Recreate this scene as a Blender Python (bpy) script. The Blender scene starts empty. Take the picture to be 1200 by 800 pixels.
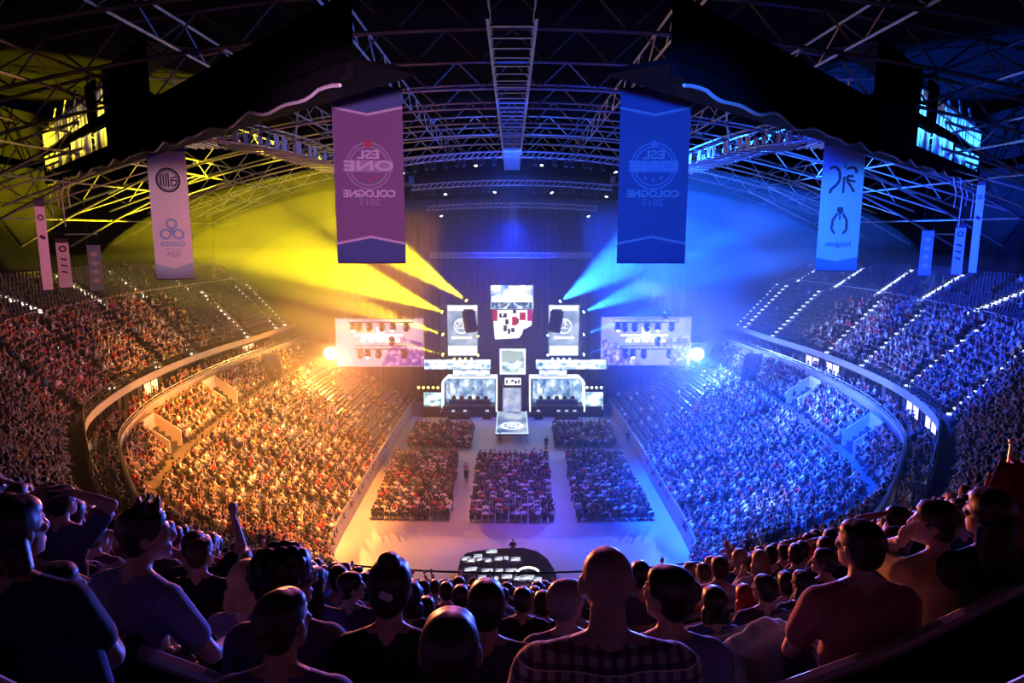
import bpy, bmesh, math, random
import numpy as np
from mathutils import Vector, Matrix, Euler
random.seed(11)
rng = np.random.default_rng(11)
SC = bpy.context.scene
COL = SC.collection
PI = math.pi

# ------------------------------------------------------------------ camera
CAM_H, FPX = 26.0, 800.0
TH = math.atan(130 / 800)
CT, ST = math.cos(TH), math.sin(TH)
cd = bpy.data.cameras.new('camera')
cam = bpy.data.objects.new('camera', cd)
COL.objects.link(cam)
cam.location = (0, 0, CAM_H)
cam.rotation_euler = (PI / 2 - TH, 0, 0)
cd.sensor_width = 36
cd.lens = 36 * FPX / 1200
cd.clip_start = 0.05
cd.clip_end = 400
SC.camera = cam

def ray(u, v):
    a, b = (u - 600) / FPX, (400 - v) / FPX
    return Vector((a, CT + b * ST, -ST + b * CT))

def at_z(u, v, z):
    d = ray(u, v); t = (z - CAM_H) / d.z
    return Vector((d.x * t, d.y * t, z))

def at_y(u, v, y):
    d = ray(u, v); t = y / d.y
    return Vector((d.x * t, y, CAM_H + d.z * t))

def proj(p):
    x, y, z = p[0], p[1], p[2] - CAM_H
    t = y * CT - z * ST
    return 600 + FPX * x / t, 400 - FPX * (y * ST + z * CT) / t, t

# ------------------------------------------------------------------ materials
MATS = {}
def mat(name, col=(.5, .5, .5), rough=.6, metal=0.0, emit=None, es=0.0, noise=0.0, nscale=8.0, spec=.4):
    if name in MATS:
        return MATS[name]
    m = bpy.data.materials.new(name); m.use_nodes = True
    nt = m.node_tree; b = nt.nodes['Principled BSDF']
    b.inputs['Base Color'].default_value = (*col, 1)
    b.inputs['Roughness'].default_value = rough
    b.inputs['Metallic'].default_value = metal
    b.inputs['Specular IOR Level'].default_value = spec
    if emit:
        b.inputs['Emission Color'].default_value = (*emit, 1)
        b.inputs['Emission Strength'].default_value = es
    if noise:
        tc = nt.nodes.new('ShaderNodeTexCoord')
        nz = nt.nodes.new('ShaderNodeTexNoise'); nz.inputs['Scale'].default_value = nscale
        nz.inputs['Detail'].default_value = 4
        nt.links.new(tc.outputs['Object'], nz.inputs['Vector'])
        mx = nt.nodes.new('ShaderNodeMix'); mx.data_type = 'RGBA'
        mx.inputs['A'].default_value = (*[c * (1 - noise) for c in col], 1)
        mx.inputs['B'].default_value = (*[min(1, c * (1 + noise)) for c in col], 1)
        nt.links.new(nz.outputs['Fac'], mx.inputs['Factor'])
        nt.links.new(mx.outputs['Result'], b.inputs['Base Color'])
    MATS[name] = m
    return m

def mat_vcol(name, rough=.7):
    m = bpy.data.materials.new(name); m.use_nodes = True
    nt = m.node_tree; b = nt.nodes['Principled BSDF']
    at = nt.nodes.new('ShaderNodeAttribute'); at.attribute_name = 'col'
    nt.links.new(at.outputs['Color'], b.inputs['Base Color'])
    b.inputs['Roughness'].default_value = rough
    b.inputs['Specular IOR Level'].default_value = .25
    MATS[name] = m
    return m

# ------------------------------------------------------------------ mesh builder
def frame(d):
    d = Vector(d).normalized()
    up = Vector((0, 0, 1)) if abs(d.z) < .95 else Vector((1, 0, 0))
    x = d.cross(up).normalized(); y = x.cross(d).normalized()
    return x, y, d

class MB:
    def __init__(s):
        s.v, s.f, s.m = [], [], []
    def add(s, vs, fs, mi=0):
        o = len(s.v)
        s.v.extend([tuple(p) for p in vs])
        s.f.extend([tuple(i + o for i in f) for f in fs])
        s.m.extend([mi] * len(fs))
        return s
    def hexa(s, p, mi=0):          # 8 points: bottom 4, top 4
        return s.add(p, [(3, 2, 1, 0), (4, 5, 6, 7), (0, 1, 5, 4), (1, 2, 6, 5), (2, 3, 7, 6), (3, 0, 4, 7)], mi)
    def box(s, c, sz, rot=None, mi=0):
        hx, hy, hz = sz[0] / 2, sz[1] / 2, sz[2] / 2
        P = [Vector(q) for q in ((-hx, -hy, -hz), (hx, -hy, -hz), (hx, hy, -hz), (-hx, hy, -hz), (-hx, -hy, hz), (hx, -hy, hz), (hx, hy, hz), (-hx, hy, hz))]
        if rot is not None:
            P = [rot @ q for q in P]
        c = Vector(c)
        return s.hexa([c + q for q in P], mi)
    def rbox(s, c, sz, r=.02, rot=None, mi=0):   # box with chamfered vertical & top edges
        hx, hy, hz = sz[0] / 2, sz[1] / 2, sz[2] / 2
        def loop(z, k):
            ax, ay = hx - k, hy - k
            q = min(r, ax * .9, ay * .9)
            return [(-ax + q, -ay, z), (ax - q, -ay, z), (ax, -ay + q, z), (ax, ay - q, z), (ax - q, ay, z), (-ax + q, ay, z), (-ax, ay - q, z), (-ax, -ay + q, z)]
        L = [loop(-hz, r * .6), loop(-hz + r * .6, 0), loop(hz - r * .6, 0), loop(hz, r * .6)]
        vs = [Vector(p) for l in L for p in l]
        if rot is not None:
            vs = [rot @ q for q in vs]
        c = Vector(c); vs = [c + q for q in vs]
        fs = [tuple(range(7, -1, -1)), tuple(range(24, 32))]
        for k in range(3):
            for i in range(8):
                j = (i + 1) % 8
                fs.append((k * 8 + i, k * 8 + j, k * 8 + 8 + j, k * 8 + 8 + i))
        return s.add(vs, fs, mi)
    def tube(s, p0, p1, r0, r1=None, n=6, mi=0, caps=True):
        r1 = r0 if r1 is None else r1
        p0, p1 = Vector(p0), Vector(p1)
        x, y, d = frame(p1 - p0)
        vs = []
        for p, r in ((p0, r0), (p1, r1)):
            for i in range(n):
                a = 2 * PI * i / n
                vs.append(p + x * (r * math.cos(a)) + y * (r * math.sin(a)))
        fs = [(i, (i + 1) % n, n + (i + 1) % n, n + i) for i in range(n)]
        if caps:
            fs += [tuple(range(n - 1, -1, -1)), tuple(range(n, 2 * n))]
        return s.add(vs, fs, mi)
    def path(s, pts, r, n=6, mi=0, closed=False):
        pts = [Vector(p) for p in pts]; N = len(pts); vs = []
        for k, p in enumerate(pts):
            a = pts[max(0, k - 1)] if not closed else pts[k - 1]
            b = pts[min(N - 1, k + 1)] if not closed else pts[(k + 1) % N]
            x, y, d = frame(b - a)
            rr = r[k] if isinstance(r, (list, tuple)) else r
            for i in range(n):
                t = 2 * PI * i / n
                vs.append(p + x * (rr * math.cos(t)) + y * (rr * math.sin(t)))
        fs = []
        for k in range(N if closed else N - 1):
            o, q = k * n, ((k + 1) % N) * n
            for i in range(n):
                j = (i + 1) % n
                fs.append((o + i, o + j, q + j, q + i))
        if not closed:
            fs += [tuple(range(n - 1, -1, -1)), tuple(range((N - 1) * n, N * n))]
        return s.add(vs, fs, mi)
    def sweep(s, pts, prof, mi=0, side=None):
        """sweep a closed (out, up) profile along a horizontal polyline; out = right-hand normal * sgn"""
        pts = [Vector(p) for p in pts]; N = len(pts); n = len(prof); vs = []
        for k, p in enumerate(pts):
            d = (pts[min(N - 1, k + 1)] - pts[max(0, k - 1)]); d.z = 0; d.normalize()
            o = Vector((d.y, -d.x, 0))
            for (a, b) in prof:
                vs.append(p + o * a + Vector((0, 0, b)))
        fs = []
        for k in range(N - 1):
            for i in range(n):
                j = (i + 1) % n
                fs.append((k * n + i, k * n + j, k * n + n + j, k * n + n + i))
        fs += [tuple(range(n - 1, -1, -1)), tuple(range((N - 1) * n, N * n))]
        return s.add(vs, fs, mi)
    def prism(s, poly, o, x, y, d, mi=0):        # 2-D outline extruded by vector d
        o, x, y, d = Vector(o), Vector(x), Vector(y), Vector(d); n = len(poly)
        vs = [o + x * a + y * b for a, b in poly] + [o + x * a + y * b + d for a, b in poly]
        fs = [tuple(range(n - 1, -1, -1)), tuple(range(n, 2 * n))] + [(i, (i + 1) % n, n + (i + 1) % n, n + i) for i in range(n)]
        return s.add(vs, fs, mi)
    def ell(s, c, r, rot=None, nu=12, nv=8, mi=0):
        c = Vector(c); vs = []
        for j in range(1, nv):
            ph = PI * j / nv
            for i in range(nu):
                t = 2 * PI * i / nu
                q = Vector((r[0] * math.sin(ph) * math.cos(t), r[1] * math.sin(ph) * math.sin(t), r[2] * math.cos(ph)))
                if rot is not None: q = rot @ q
                vs.append(c + q)
        a, b = Vector((0, 0, r[2])), Vector((0, 0, -r[2]))
        if rot is not None: a, b = rot @ a, rot @ b
        vs += [c + a, c + b]; A = len(vs) - 2
        fs = []
        for j in range(nv - 2):
            for i in range(nu):
                k = (i + 1) % nu
                fs.append((j * nu + i, (j + 1) * nu + i, (j + 1) * nu + k, j * nu + k))
        for i in range(nu):
            k = (i + 1) % nu
            fs.append((A, i, k)); fs.append((A + 1, (nv - 2) * nu + k, (nv - 2) * nu + i))
        return s.add(vs, fs, mi)
    def lathe(s, prof, o, axis=(0, 0, 1), n=16, mi=0):  # prof: (r, h)
        x, y, d = frame(axis); o = Vector(o); vs = []
        for r, h in prof:
            for i in range(n):
                a = 2 * PI * i / n
                vs.append(o + d * h + x * (r * math.cos(a)) + y * (r * math.sin(a)))
        K = len(prof)
        fs = [(k * n + i, k * n + (i + 1) % n, k * n + n + (i + 1) % n, k * n + n + i) for k in range(K - 1) for i in range(n)]
        fs += [tuple(range(n - 1, -1, -1)), tuple(range((K - 1) * n, K * n))]
        return s.add(vs, fs, mi)
    def mesh(s, name, mats=None, smooth=False):
        me = bpy.data.meshes.new(name)
        me.from_pydata(s.v, [], s.f)
        if mats:
            for m in (mats if isinstance(mats, (list, tuple)) else [mats]): me.materials.append(m)
            me.polygons.foreach_set('material_index', s.m)
        if smooth: me.polygons.foreach_set('use_smooth', [True] * len(s.f))
        bm = bmesh.new(); bm.from_mesh(me); bmesh.ops.recalc_face_normals(bm, faces=bm.faces); bm.to_mesh(me); bm.free()
        return me
    def build(s, name, mats=None, parent=None, smooth=False):
        return link(name, s.mesh(name, mats, smooth), parent)

def link(name, me, parent=None):
    o = bpy.data.objects.new(name, me); COL.objects.link(o)
    if parent is not None:
        o.parent = parent
    return o

def tag(o, label=None, cat=None, group=None, kind=None):
    if label: o['label'] = label
    if cat: o['category'] = cat
    if group: o['group'] = group
    if kind: o['kind'] = kind
    return o

def empty(name, loc=(0, 0, 0), rz=0.0):
    o = bpy.data.objects.new(name, None); COL.objects.link(o)
    o.location = loc; o.rotation_euler = (0, 0, rz); o.empty_display_size = .2
    return o

def struct(name, mb, mats, smooth=False):
    return tag(mb.build(name, mats, smooth=smooth), kind='structure')

def copy_tree(o, parent=None):
    c = o.copy(); COL.objects.link(c)
    if parent is not None: c.parent = parent
    for ch in list(o.children): copy_tree(ch, c)
    return c

def text_geo(txt, size=1.0, offset=0.0, wide=1.0, mirror=False, space=1.0):
    cu = bpy.data.curves.new('lettering_curve', 'FONT'); cu.body = txt; cu.size = size
    cu.align_x = 'CENTER'; cu.align_y = 'CENTER'; cu.offset = offset; cu.resolution_u = 3; cu.space_character = space
    o = bpy.data.objects.new('lettering_curve', cu); COL.objects.link(o)
    dg = bpy.context.evaluated_depsgraph_get(); dg.update()
    me = o.evaluated_get(dg).to_mesh()
    vs = [(v.co.x * wide * (-1 if mirror else 1), v.co.y) for v in me.vertices]
    fs = [tuple(p.vertices) for p in me.polygons]
    o.evaluated_get(dg).to_mesh_clear()
    bpy.data.objects.remove(o); bpy.data.curves.remove(cu)
    return vs, fs

# ------------------------------------------------------------------ rings of the bowl
def catmull(P, t):
    P = np.asarray(P, float); n = len(P) - 1
    x = min(max(t, 0), 1) * n; i = min(int(x), n - 1); f = x - i
    p1, p2 = P[i], P[i + 1]
    p0 = P[i - 1] if i > 0 else np.array([-P[1][0], *P[1][1:]])   # mirror across the axis
    p3 = P[i + 2] if i + 2 <= n else 2 * P[n] - P[n - 1]
    return .5 * ((2 * p1) + (p2 - p0) * f + (2 * p0 - 5 * p1 + 4 * p2 - p3) * f * f + (3 * p1 - p0 - 3 * p2 + p3) * f ** 3)

def ringpts(xy, z):
    if not isinstance(z, (list, tuple)): z = [z] * len(xy)
    return np.array([(p[0], p[1], q) for p, q in zip(xy, z)], float)

E = ringpts([(0, 22.8), (-5, 23.2), (-10, 24.6), (-14.7, 27), (-20.7, 32.8), (-27.3, 42.3), (-30.5, 48), (-32.8, 57), (-33.6, 66), (-33.4, 75), (-32, 86), (-31, 97)], 12.6)
M = ringpts([(0, 11.5), (-4.2, 12.55), (-9.3, 14.9), (-15.5, 18.8), (-23, 26.5), (-31.5, 37.5), (-36, 45.5), (-39.7, 55.5), (-41, 66), (-41.5, 77), (-40.5, 89), (-39.5, 101)], 18.5)
F = ringpts([(0, -4), (-3.0, -2.2), (-7.7, 1.3), (-15, 5.6), (-24, 13), (-35, 26), (-41, 37), (-45, 51), (-46.5, 66), (-47, 79), (-46, 92), (-45, 105)],
            [26.95, 26.95, 26.6, 26, 25, 23.6, 22.6, 21.8, 21.5, 21.5, 21, 20.5])
A = ringpts([(0, 43), (-5, 43), (-9, 44), (-12.5, 46.5), (-14.3, 50), (-14.7, 55), (-14.7, 60), (-14.7, 66), (-14.7, 73), (-14.6, 80), (-14.4, 89), (-14.2, 97)], 1.3)
B = ringpts([(0, 33), (-5, 33.3), (-10.5, 35), (-15.5, 37.5), (-20, 40.5), (-24.6, 45), (-26, 51), (-26.8, 58), (-27.5, 66), (-28, 75), (-27.9, 84), (-27, 97)], 8.0)
D = ringpts([(0, 24.2), (-5, 24.6), (-9.5, 26), (-13.8, 28.5), (-19.3, 34), (-25.6, 43), (-28.8, 48.7), (-31.1, 57.2), (-31.9, 66), (-31.8, 75), (-30.5, 86), (-29.5, 97)], 10.6)
Cc = ringpts([(0, 27.2), (-5, 27.6), (-10, 29.0), (-15, 31.8), (-20.4, 36.6), (-26.2, 44.3), (-28.8, 50), (-30.6, 58), (-31.3, 66), (-31.2, 75), (-30.2, 86), (-29.2, 97)], 10.2)

def offset_ring(R, d, z=None):
    """shift a ring outward (away from the arena floor) by d"""
    out = []
    for i, p in enumerate(R):
        a = R[max(0, i - 1)] if i else np.array([-R[1][0], *R[1][1:]]); b = R[min(len(R) - 1, i + 1)]
        t = b - a; t[2] = 0; t /= np.linalg.norm(t)
        o = np.array([-t[1], t[0], 0.0])          # left half runs towards -x then +y
        if o[1] > 0 and i == 0: o = -o
        if i and o[0] > 0: o = -o
        q = p + o * d
        if z is not None: q[2] = z
        out.append(q)
    return np.array(out)

E1 = offset_ring(E, 1.3)          # inner front walkway of the upper tier
B1 = offset_ring(B, 1.3)          # walkway above the lower stand

def rp(R, t):                     # t in [-1, 1]: negative is the left half
    p = catmull(R, abs(t)); return Vector((p[0] if t <= 0 else -p[0], p[1], p[2]))

def lerp_ring(R0, R1, s, t):
    return rp(R0, t).lerp(rp(R1, t), s)

TS = [(-60 + i) / 60 for i in range(121)]
ORD = ['first', 'second', 'third', 'fourth', 'fifth', 'sixth', 'seventh', 'eighth', 'ninth', 'tenth', 'eleventh', 'twelfth', 'thirteenth', 'fourteenth', 'fifteenth', 'sixteenth', 'seventeenth', 'eighteenth', 'nineteenth', 'twentieth']
# ------------------------------------------------------------------ the shell: floor, tiers, walls
concrete = mat('concrete', (.16, .15, .15), .85, noise=.25, nscale=1.5)
concrete_dark = mat('dark concrete', (.045, .045, .05), .85, noise=.3, nscale=1.0)
fascia_m = mat('painted fascia', (.3, .26, .25), .6, noise=.12, nscale=.8)
steel = mat('galvanised steel', (.42, .42, .44), .4, .8)
black_metal = mat('black metal', (.015, .015, .018), .45, .3)
black_cloth = mat('black cloth', (.006, .006, .008), .95, spec=.1)
white_paint = mat('white paint', (.75, .75, .75), .55)

def floor_mat():
    m = mat('arena floor', (.46, .45, .46), .38, noise=.18, nscale=.25, spec=.35)
    nt = m.node_tree; b = nt.nodes['Principled BSDF']
    tc = nt.nodes.new('ShaderNodeTexCoord'); nz = nt.nodes.new('ShaderNodeTexNoise'); nz.inputs['Scale'].default_value = 1.7
    mr = nt.nodes.new('ShaderNodeMapRange'); mr.inputs['To Min'].default_value = .28; mr.inputs['To Max'].default_value = .6
    nt.links.new(tc.outputs['Object'], nz.inputs['Vector']); nt.links.new(nz.outputs['Fac'], mr.inputs['Value']); nt.links.new(mr.outputs['Result'], b.inputs['Roughness'])
    return m
fl = MB(); fl.add([(-48, -12, 0), (48, -12, 0), (48, 112, 0), (-48, 112, 0)], [(0, 1, 2, 3)])
struct('floor', fl, floor_mat())

def terrace(R0, R1, n, ts, t_lo=-1, t_hi=1):
    mb = MB(); cols = []
    for t in ts:
        p0, p1 = rp(R0, t), rp(R1, t); c = []
        for i in range(n):
            a, b = p0.lerp(p1, i / n), p0.lerp(p1, (i + 1) / n)
            c.append(a); c.append(Vector((b.x, b.y, a.z)))
        c.append(p1); cols.append(c)
    k = len(cols[0])
    vs = [p for c in cols for p in c]
    fs = [(i * k + j, (i + 1) * k + j, (i + 1) * k + j + 1, i * k + j + 1) for i in range(len(ts) - 1) for j in range(k - 1)]
    mb.add(vs, fs); return mb

def strip(mb, Ra, Rb, ts, mi=0):
    vs = []
    for t in ts: vs += [rp(Ra, t), rp(Rb, t)]
    mb.add(vs, [(2 * i, 2 * i + 2, 2 * i + 3, 2 * i + 1) for i in range(len(ts) - 1)], mi)

def lift(R, z):
    Q = R.copy(); Q[:, 2] = z; return Q

N1, N2N, N2S = 13, 18, 9
TNEAR = 4.0 / 11
t_near = [t for t in TS if abs(t) <= TNEAR + 1e-6]
t_near = sorted(set(t_near + [-TNEAR, TNEAR]))
t_left = sorted(set([t for t in TS if t < -TNEAR] + [-TNEAR]))
t_right = [-t for t in reversed(t_left)]
struct('seating_tier_upper_front', terrace(E1, M, N1, TS), concrete_dark)
M1 = offset_ring(M, .15)
struct('seating_tier_upper_back', terrace(M, F, N2N, t_near), concrete_dark)
struct('seating_tier_left_back', terrace(M, F, N2S, t_left), concrete_dark)
struct('seating_tier_right_back', terrace(M, F, N2S, t_right), concrete_dark)
w = MB(); strip(w, E, E1, TS); struct('floor_upper_walkway', w, concrete)
NL = 14
struct('seating_tier_lower', terrace(A, B, NL, TS), concrete_dark)
w = MB(); strip(w, B, B1, TS); struct('floor_lower_walkway', w, concrete)
struct('seating_tier_middle', terrace(B1, Cc, 5, TS), concrete_dark)
w = MB(); strip(w, lift(Cc, 10.2), lift(Cc, 10.6), TS); strip(w, lift(Cc, 10.6), lift(D, 10.6), TS)
G = offset_ring(E, 1.0)
strip(w, lift(D, 10.6), lift(G, 10.6), TS); struct('floor_suite_balcony', w, concrete)
# suite facade under the upper tier, with the slab edge
w = MB(); strip(w, lift(G, 10.6), lift(G, 12.35), TS); strip(w, lift(G, 12.35), lift(E, 12.35), TS)
struct('wall_suites', w, mat('suite wall', (.1, .09, .1), .7, noise=.2, nscale=.6))
w = MB(); strip(w, lift(E, 12.35), lift(E, 13.0), TS); strip(w, lift(offset_ring(E, .16), 13.0), lift(E, 13.0), TS); strip(w, lift(offset_ring(E, .16), 12.35), lift(offset_ring(E, .16), 13.0), TS)
struct('trim_upper_fascia', w, fascia_m)
# balcony parapet of the suite level
w = MB()
pr = [rp(lift(D, 10.35), t) for t in TS]
w.sweep(pr, [(-.12, 0), (.12, 0), (.12, 1.0), (-.12, 1.0)]); struct('trim_suite_parapet', w, fascia_m)
w = MB()
for z, r in ((11.45, .03), (11.7, .045)):
    w.path([rp(lift(D, z), t) for t in TS], r, 5)
o = w.build('parapet_handrail', steel); tag(o, 'long pale handrail running along the suite balcony parapet', 'handrail')
# dasher wall round the floor
w = MB(); w.sweep([rp(lift(A, 0), t) for t in TS], [(-.1, 0), (.1, 0), (.1, 1.9), (-.1, 1.9)])
struct('wall_floor_edge', w, mat('dasher board', (.2, .2, .22), .5, noise=.2, nscale=.7))
# outer shell
w = MB(); FF = offset_ring(F, .4)
strip(w, lift(FF, 14), lift(FF, 32), TS); struct('wall_bowl', w, mat('bowl wall', (.006, .006, .008), .9, spec=0, noise=.3, nscale=.3))
w = MB(); w.box((0, 110.2, 18), (100, .4, 40)); struct('wall_front', w, mat('hall end wall', (.006, .006, .008), .9, spec=0))
w = MB(); w.box((0, -12, 18), (100, .4, 40)); struct('wall_back', w, mat('hall end wall', (.006, .006, .008), .9, spec=0))
for sx, nm in ((-1, 'wall_left'), (1, 'wall_right')):
    w = MB(); w.box((sx * 50, 49, 18), (.4, 124, 40)); struct(nm, w, mat('hall side wall', (.006, .006, .008), .9, spec=0))
w = MB(); w.box((0, 49, 39.5), (101, 124, .4)); struct('ceiling', w, mat('roof deck', (.006, .006, .007), .9, spec=0, noise=.2, nscale=.4))

# front railing of the upper tier: posts every ~2 m
def arc_ts(R, step, t0=-1, t1=1):
    n = 1500; out = []; acc = 1e9; prev = None
    for i in range(n + 1):
        t = t0 + (t1 - t0) * i / n; p = rp(R, t)
        if prev is not None: acc += (p - prev).length
        prev = p
        if acc >= step: out.append(t); acc = 0
    return out
ER = lift(offset_ring(E, .08), 13.0)
rl = empty('balcony_railing', rp(ER, 0)); rl_o = Vector(rl.location)
tag(rl, 'dark metal guard railing curving along the front of the upper tier', 'railing')
def rel(o, mb):
    mb.v = [tuple(Vector(p) - Vector(o.location)) for p in mb.v]; return mb
for z, r in ((13.95, .035), (13.6, .018), (13.3, .018)):
    q = MB(); q.path([rp(lift(ER, z), t) for t in TS], r, 6)
    rel(rl, q).build('top_rail' if r > .03 else 'mid_rail', black_metal, rl, True)
for t in arc_ts(E, 2.15):
    p = rp(ER, t); q = MB(); q.tube(p + Vector((0, 0, 0)), p + Vector((0, 0, .95)), .03, n=6); q.box(p + Vector((0, 0, .02)), (.14, .14, .04))
    rel(rl, q).build('post', black_metal, rl)

# handrail on the walkway between the two upper banks
MR = lift(M, 18.5)
mr = empty('walkway_railing', rp(MR, -.6)); tag(mr, 'low steel rail along the cross aisle of the left upper tier', 'railing', 'cross aisle rails')
mr2 = empty('walkway_railing', rp(MR, .6)); tag(mr2, 'low steel rail along the cross aisle of the right upper tier', 'railing', 'cross aisle rails')
for o, s in ((mr, -1), (mr2, 1)):
    tt = [s * (.42 + .56 * i / 40) for i in range(41)]
    q = MB(); q.path([rp(lift(M, 19.25), t) for t in tt], .04, 5); rel(o, q).build('top_rail', white_paint, o)
    q = MB(); q.path([rp(lift(M, 18.9), t) for t in tt], .02, 5); rel(o, q).build('mid_rail', steel, o)
    for t in tt[::2]:
        q = MB(); p = rp(MR, t); q.tube(p, p + Vector((0, 0, .75)), .025, n=5); rel(o, q).build('post', steel, o)

# windows and lit rooms of the suites
glass_dark = mat('suite glass', (.03, .03, .04), .15, 0, spec=.6)
warm_room = mat('lit suite room', (.8, .6, .4), .6, emit=(1, .62, .28), es=1.6)
cool_room = mat('lit suite room cool', (.7, .7, .9), .6, emit=(.75, .7, 1), es=1.3)
k = 0
wts = arc_ts(G, 4.2, -.93, .93)
for i, t in enumerate(wts):
    if abs(t) < .33: continue
    p, p2 = rp(lift(G, 11.3), t - .012), rp(lift(G, 11.3), t + .012)
    d = (p2 - p); d.z = 0; d.normalize(); inn = Vector((d.y, -d.x, 0))
    c = (p + p2) / 2
    if inn.dot(Vector((0, 60, 0)) - Vector((c.x, c.y, 0))) < 0: inn = -inn
    r = Matrix((d, inn, Vector((0, 0, 1)))).transposed()
    root = empty(f'window_{k + 1}', c + inn * .12); root['kind'] = 'structure'
    fm = MB()
    for q, sz in (((0, 0, .62), (3.0, .14, .08)), ((0, 0, -.62), (3.0, .14, .08)), ((-1.46, 0, 0), (.08, .14, 1.2)), ((1.46, 0, 0), (.08, .14, 1.2)), ((0, 0, 0), (.06, .12, 1.2))):
        fm.box(r @ Vector(q), sz, r)
    fm.build('window_frame', black_metal, root)
    g = MB(); g.box(r @ Vector((0, -.03, 0)), (2.84, .04, 1.16), r)
    lit = (k * 7 + 3) % 5
    g.build('pane', warm_room if (lit == 0 and t < 0) else (cool_room if (lit in (0, 3) and t > 0) else glass_dark), root)
    k += 1
# ------------------------------------------------------------------ screens, stage, desk
def emat(name, col, es):
    return mat(name, (.02, .02, .02), .4, emit=col, es=es)

def speckle(name, cols, es, scale=3.0, stops=None, kind='noise', base=(.02, .02, .02)):
    """picture-like LED content: a noise run through a colour ramp"""
    m = bpy.data.materials.new(name); m.use_nodes = True
    nt = m.node_tree; b = nt.nodes['Principled BSDF']
    b.inputs['Base Color'].default_value = (*base, 1)
    tc = nt.nodes.new('ShaderNodeTexCoord')
    if kind == 'noise':
        nz = nt.nodes.new('ShaderNodeTexNoise'); nz.inputs['Scale'].default_value = scale; nz.inputs['Detail'].default_value = 5
        fac = nz.outputs['Fac']
    else:
        nz = nt.nodes.new('ShaderNodeTexVoronoi'); nz.inputs['Scale'].default_value = scale
        fac = nz.outputs['Distance']
    nt.links.new(tc.outputs['Object'], nz.inputs['Vector'])
    cr = nt.nodes.new('ShaderNodeValToRGB')
    n = len(cols); stops = stops or [.3 + .4 * i / max(1, n - 1) for i in range(n)]
    while len(cr.color_ramp.elements) < n: cr.color_ramp.elements.new(.5)
    for e, c, s in zip(cr.color_ramp.elements, cols, stops): e.position = s; e.color = (*c, 1)
    nt.links.new(fac, cr.inputs['Fac']); nt.links.new(cr.outputs['Color'], b.inputs['Emission Color'])
    b.inputs['Emission Strength'].default_value = es
    return m

def px_poly(mb, pts, y, mi=0, dy=0.0):
    vs = [at_y(u, v, y) + Vector((0, -dy, 0)) for u, v in pts]
    mb.add(vs, [tuple(range(len(vs)))], mi)

def px_rect(mb, r, y, mi=0, dy=0.0):
    u0, v0, u1, v1 = r
    a, b = at_y(u0, v0, y), at_y(u1, v1, y)
    mb.add([(a.x, y - dy, b.z), (b.x, y - dy, b.z), (b.x, y - dy, a.z), (a.x, y - dy, a.z)], [(0, 1, 2, 3)], mi)

def circle_px(mb, u, v, r0, r1, y, mi=0, dy=0.0, n=28, sx=1.0):
    c = at_y(u, v, y); k = abs(at_y(u + 1, v, y).x - c.x); vs = []
    for i in range(n):
        a = 2 * PI * i / n
        for r in (r0, r1): vs.append((c.x + k * r * math.cos(a) * sx, y - dy, c.z + k * r * math.sin(a)))
    mb.add(vs, [(2 * i, 2 * i + 1, 2 * ((i + 1) % n) + 1, 2 * ((i + 1) % n)) for i in range(n)], mi)

def led_screen(name, rect, y, label, mats, paint, cat='screen', group=None, depth=.35, bez=.1, frame_m=None):
    u0, v0, u1, v1 = rect
    a, b = at_y(u0, v0, y), at_y(u1, v1, y)
    root = empty(name, ((a.x + b.x) / 2, y, b.z)); tag(root, label, cat, group)
    fm = MB(); w, h = b.x - a.x, a.z - b.z; cx, cz = (a.x + b.x) / 2, (a.z + b.z) / 2
    fm.box((cx, y + depth / 2 + .03, cz), (w, depth, h))
    for q, sz in (((cx, y, a.z + bez / 2), (w + 2 * bez, .16, bez)), ((cx, y, b.z - bez / 2), (w + 2 * bez, .16, bez)),
                  ((a.x - bez / 2, y, cz), (bez, .16, h)), ((b.x + bez / 2, y, cz), (bez, .16, h))): fm.box(q, sz)
    rel(root, fm).build('frame', frame_m or black_metal, root)
    d = MB(); px_rect(d, rect, y, 0, 0.0); paint(d, y)
    rel(root, d).build('display', mats, root)
    return root

W1 = emat('screen white', (.9, .95, 1), 1.7); SKY = emat('screen sky blue', (.03, .1, .5), 1.0)
TEAL = speckle('screen teal shards', [(.0, .03, .06), (.02, .25, .3), (.9, 1, 1)], 1.0, 1.6, [.4, .5, .62])
REDP = emat('screen red', (.65, .01, .03), 1.0); DKP = emat('screen dark figure', (.05, .02, .02), .5); MAG = emat('screen magenta', (.7, .02, .25), 1.0)
CLOUD = speckle('screen clouds', [(.04, .15, .6), (.35, .5, .9), (1, 1, 1)], 1.7, .45, [.38, .47, .56])

def paint_top(d, y):
    px_poly(d, [(576, 347), (584, 345), (592, 346), (596, 337), (595, 334.5), (605, 334.5), (604, 338), (608, 345), (616, 345), (624, 346), (624, 355), (576, 355)], y, 1, .02)
    px_rect(d, (576, 354, 624, 361.5), y, 2, .03)
    for i in range(5): px_poly(d, [(600, 353), (579 + i * 10, 361.5), (583 + i * 10, 361.5)], y, 1 if i % 2 else 3, .04)
led_screen('video_screen', (575, 334, 625, 362), 90, 'upper hanging screen with blue sky and white burst above the stage', [CLOUD, W1, TEAL, SKY], paint_top)

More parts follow.
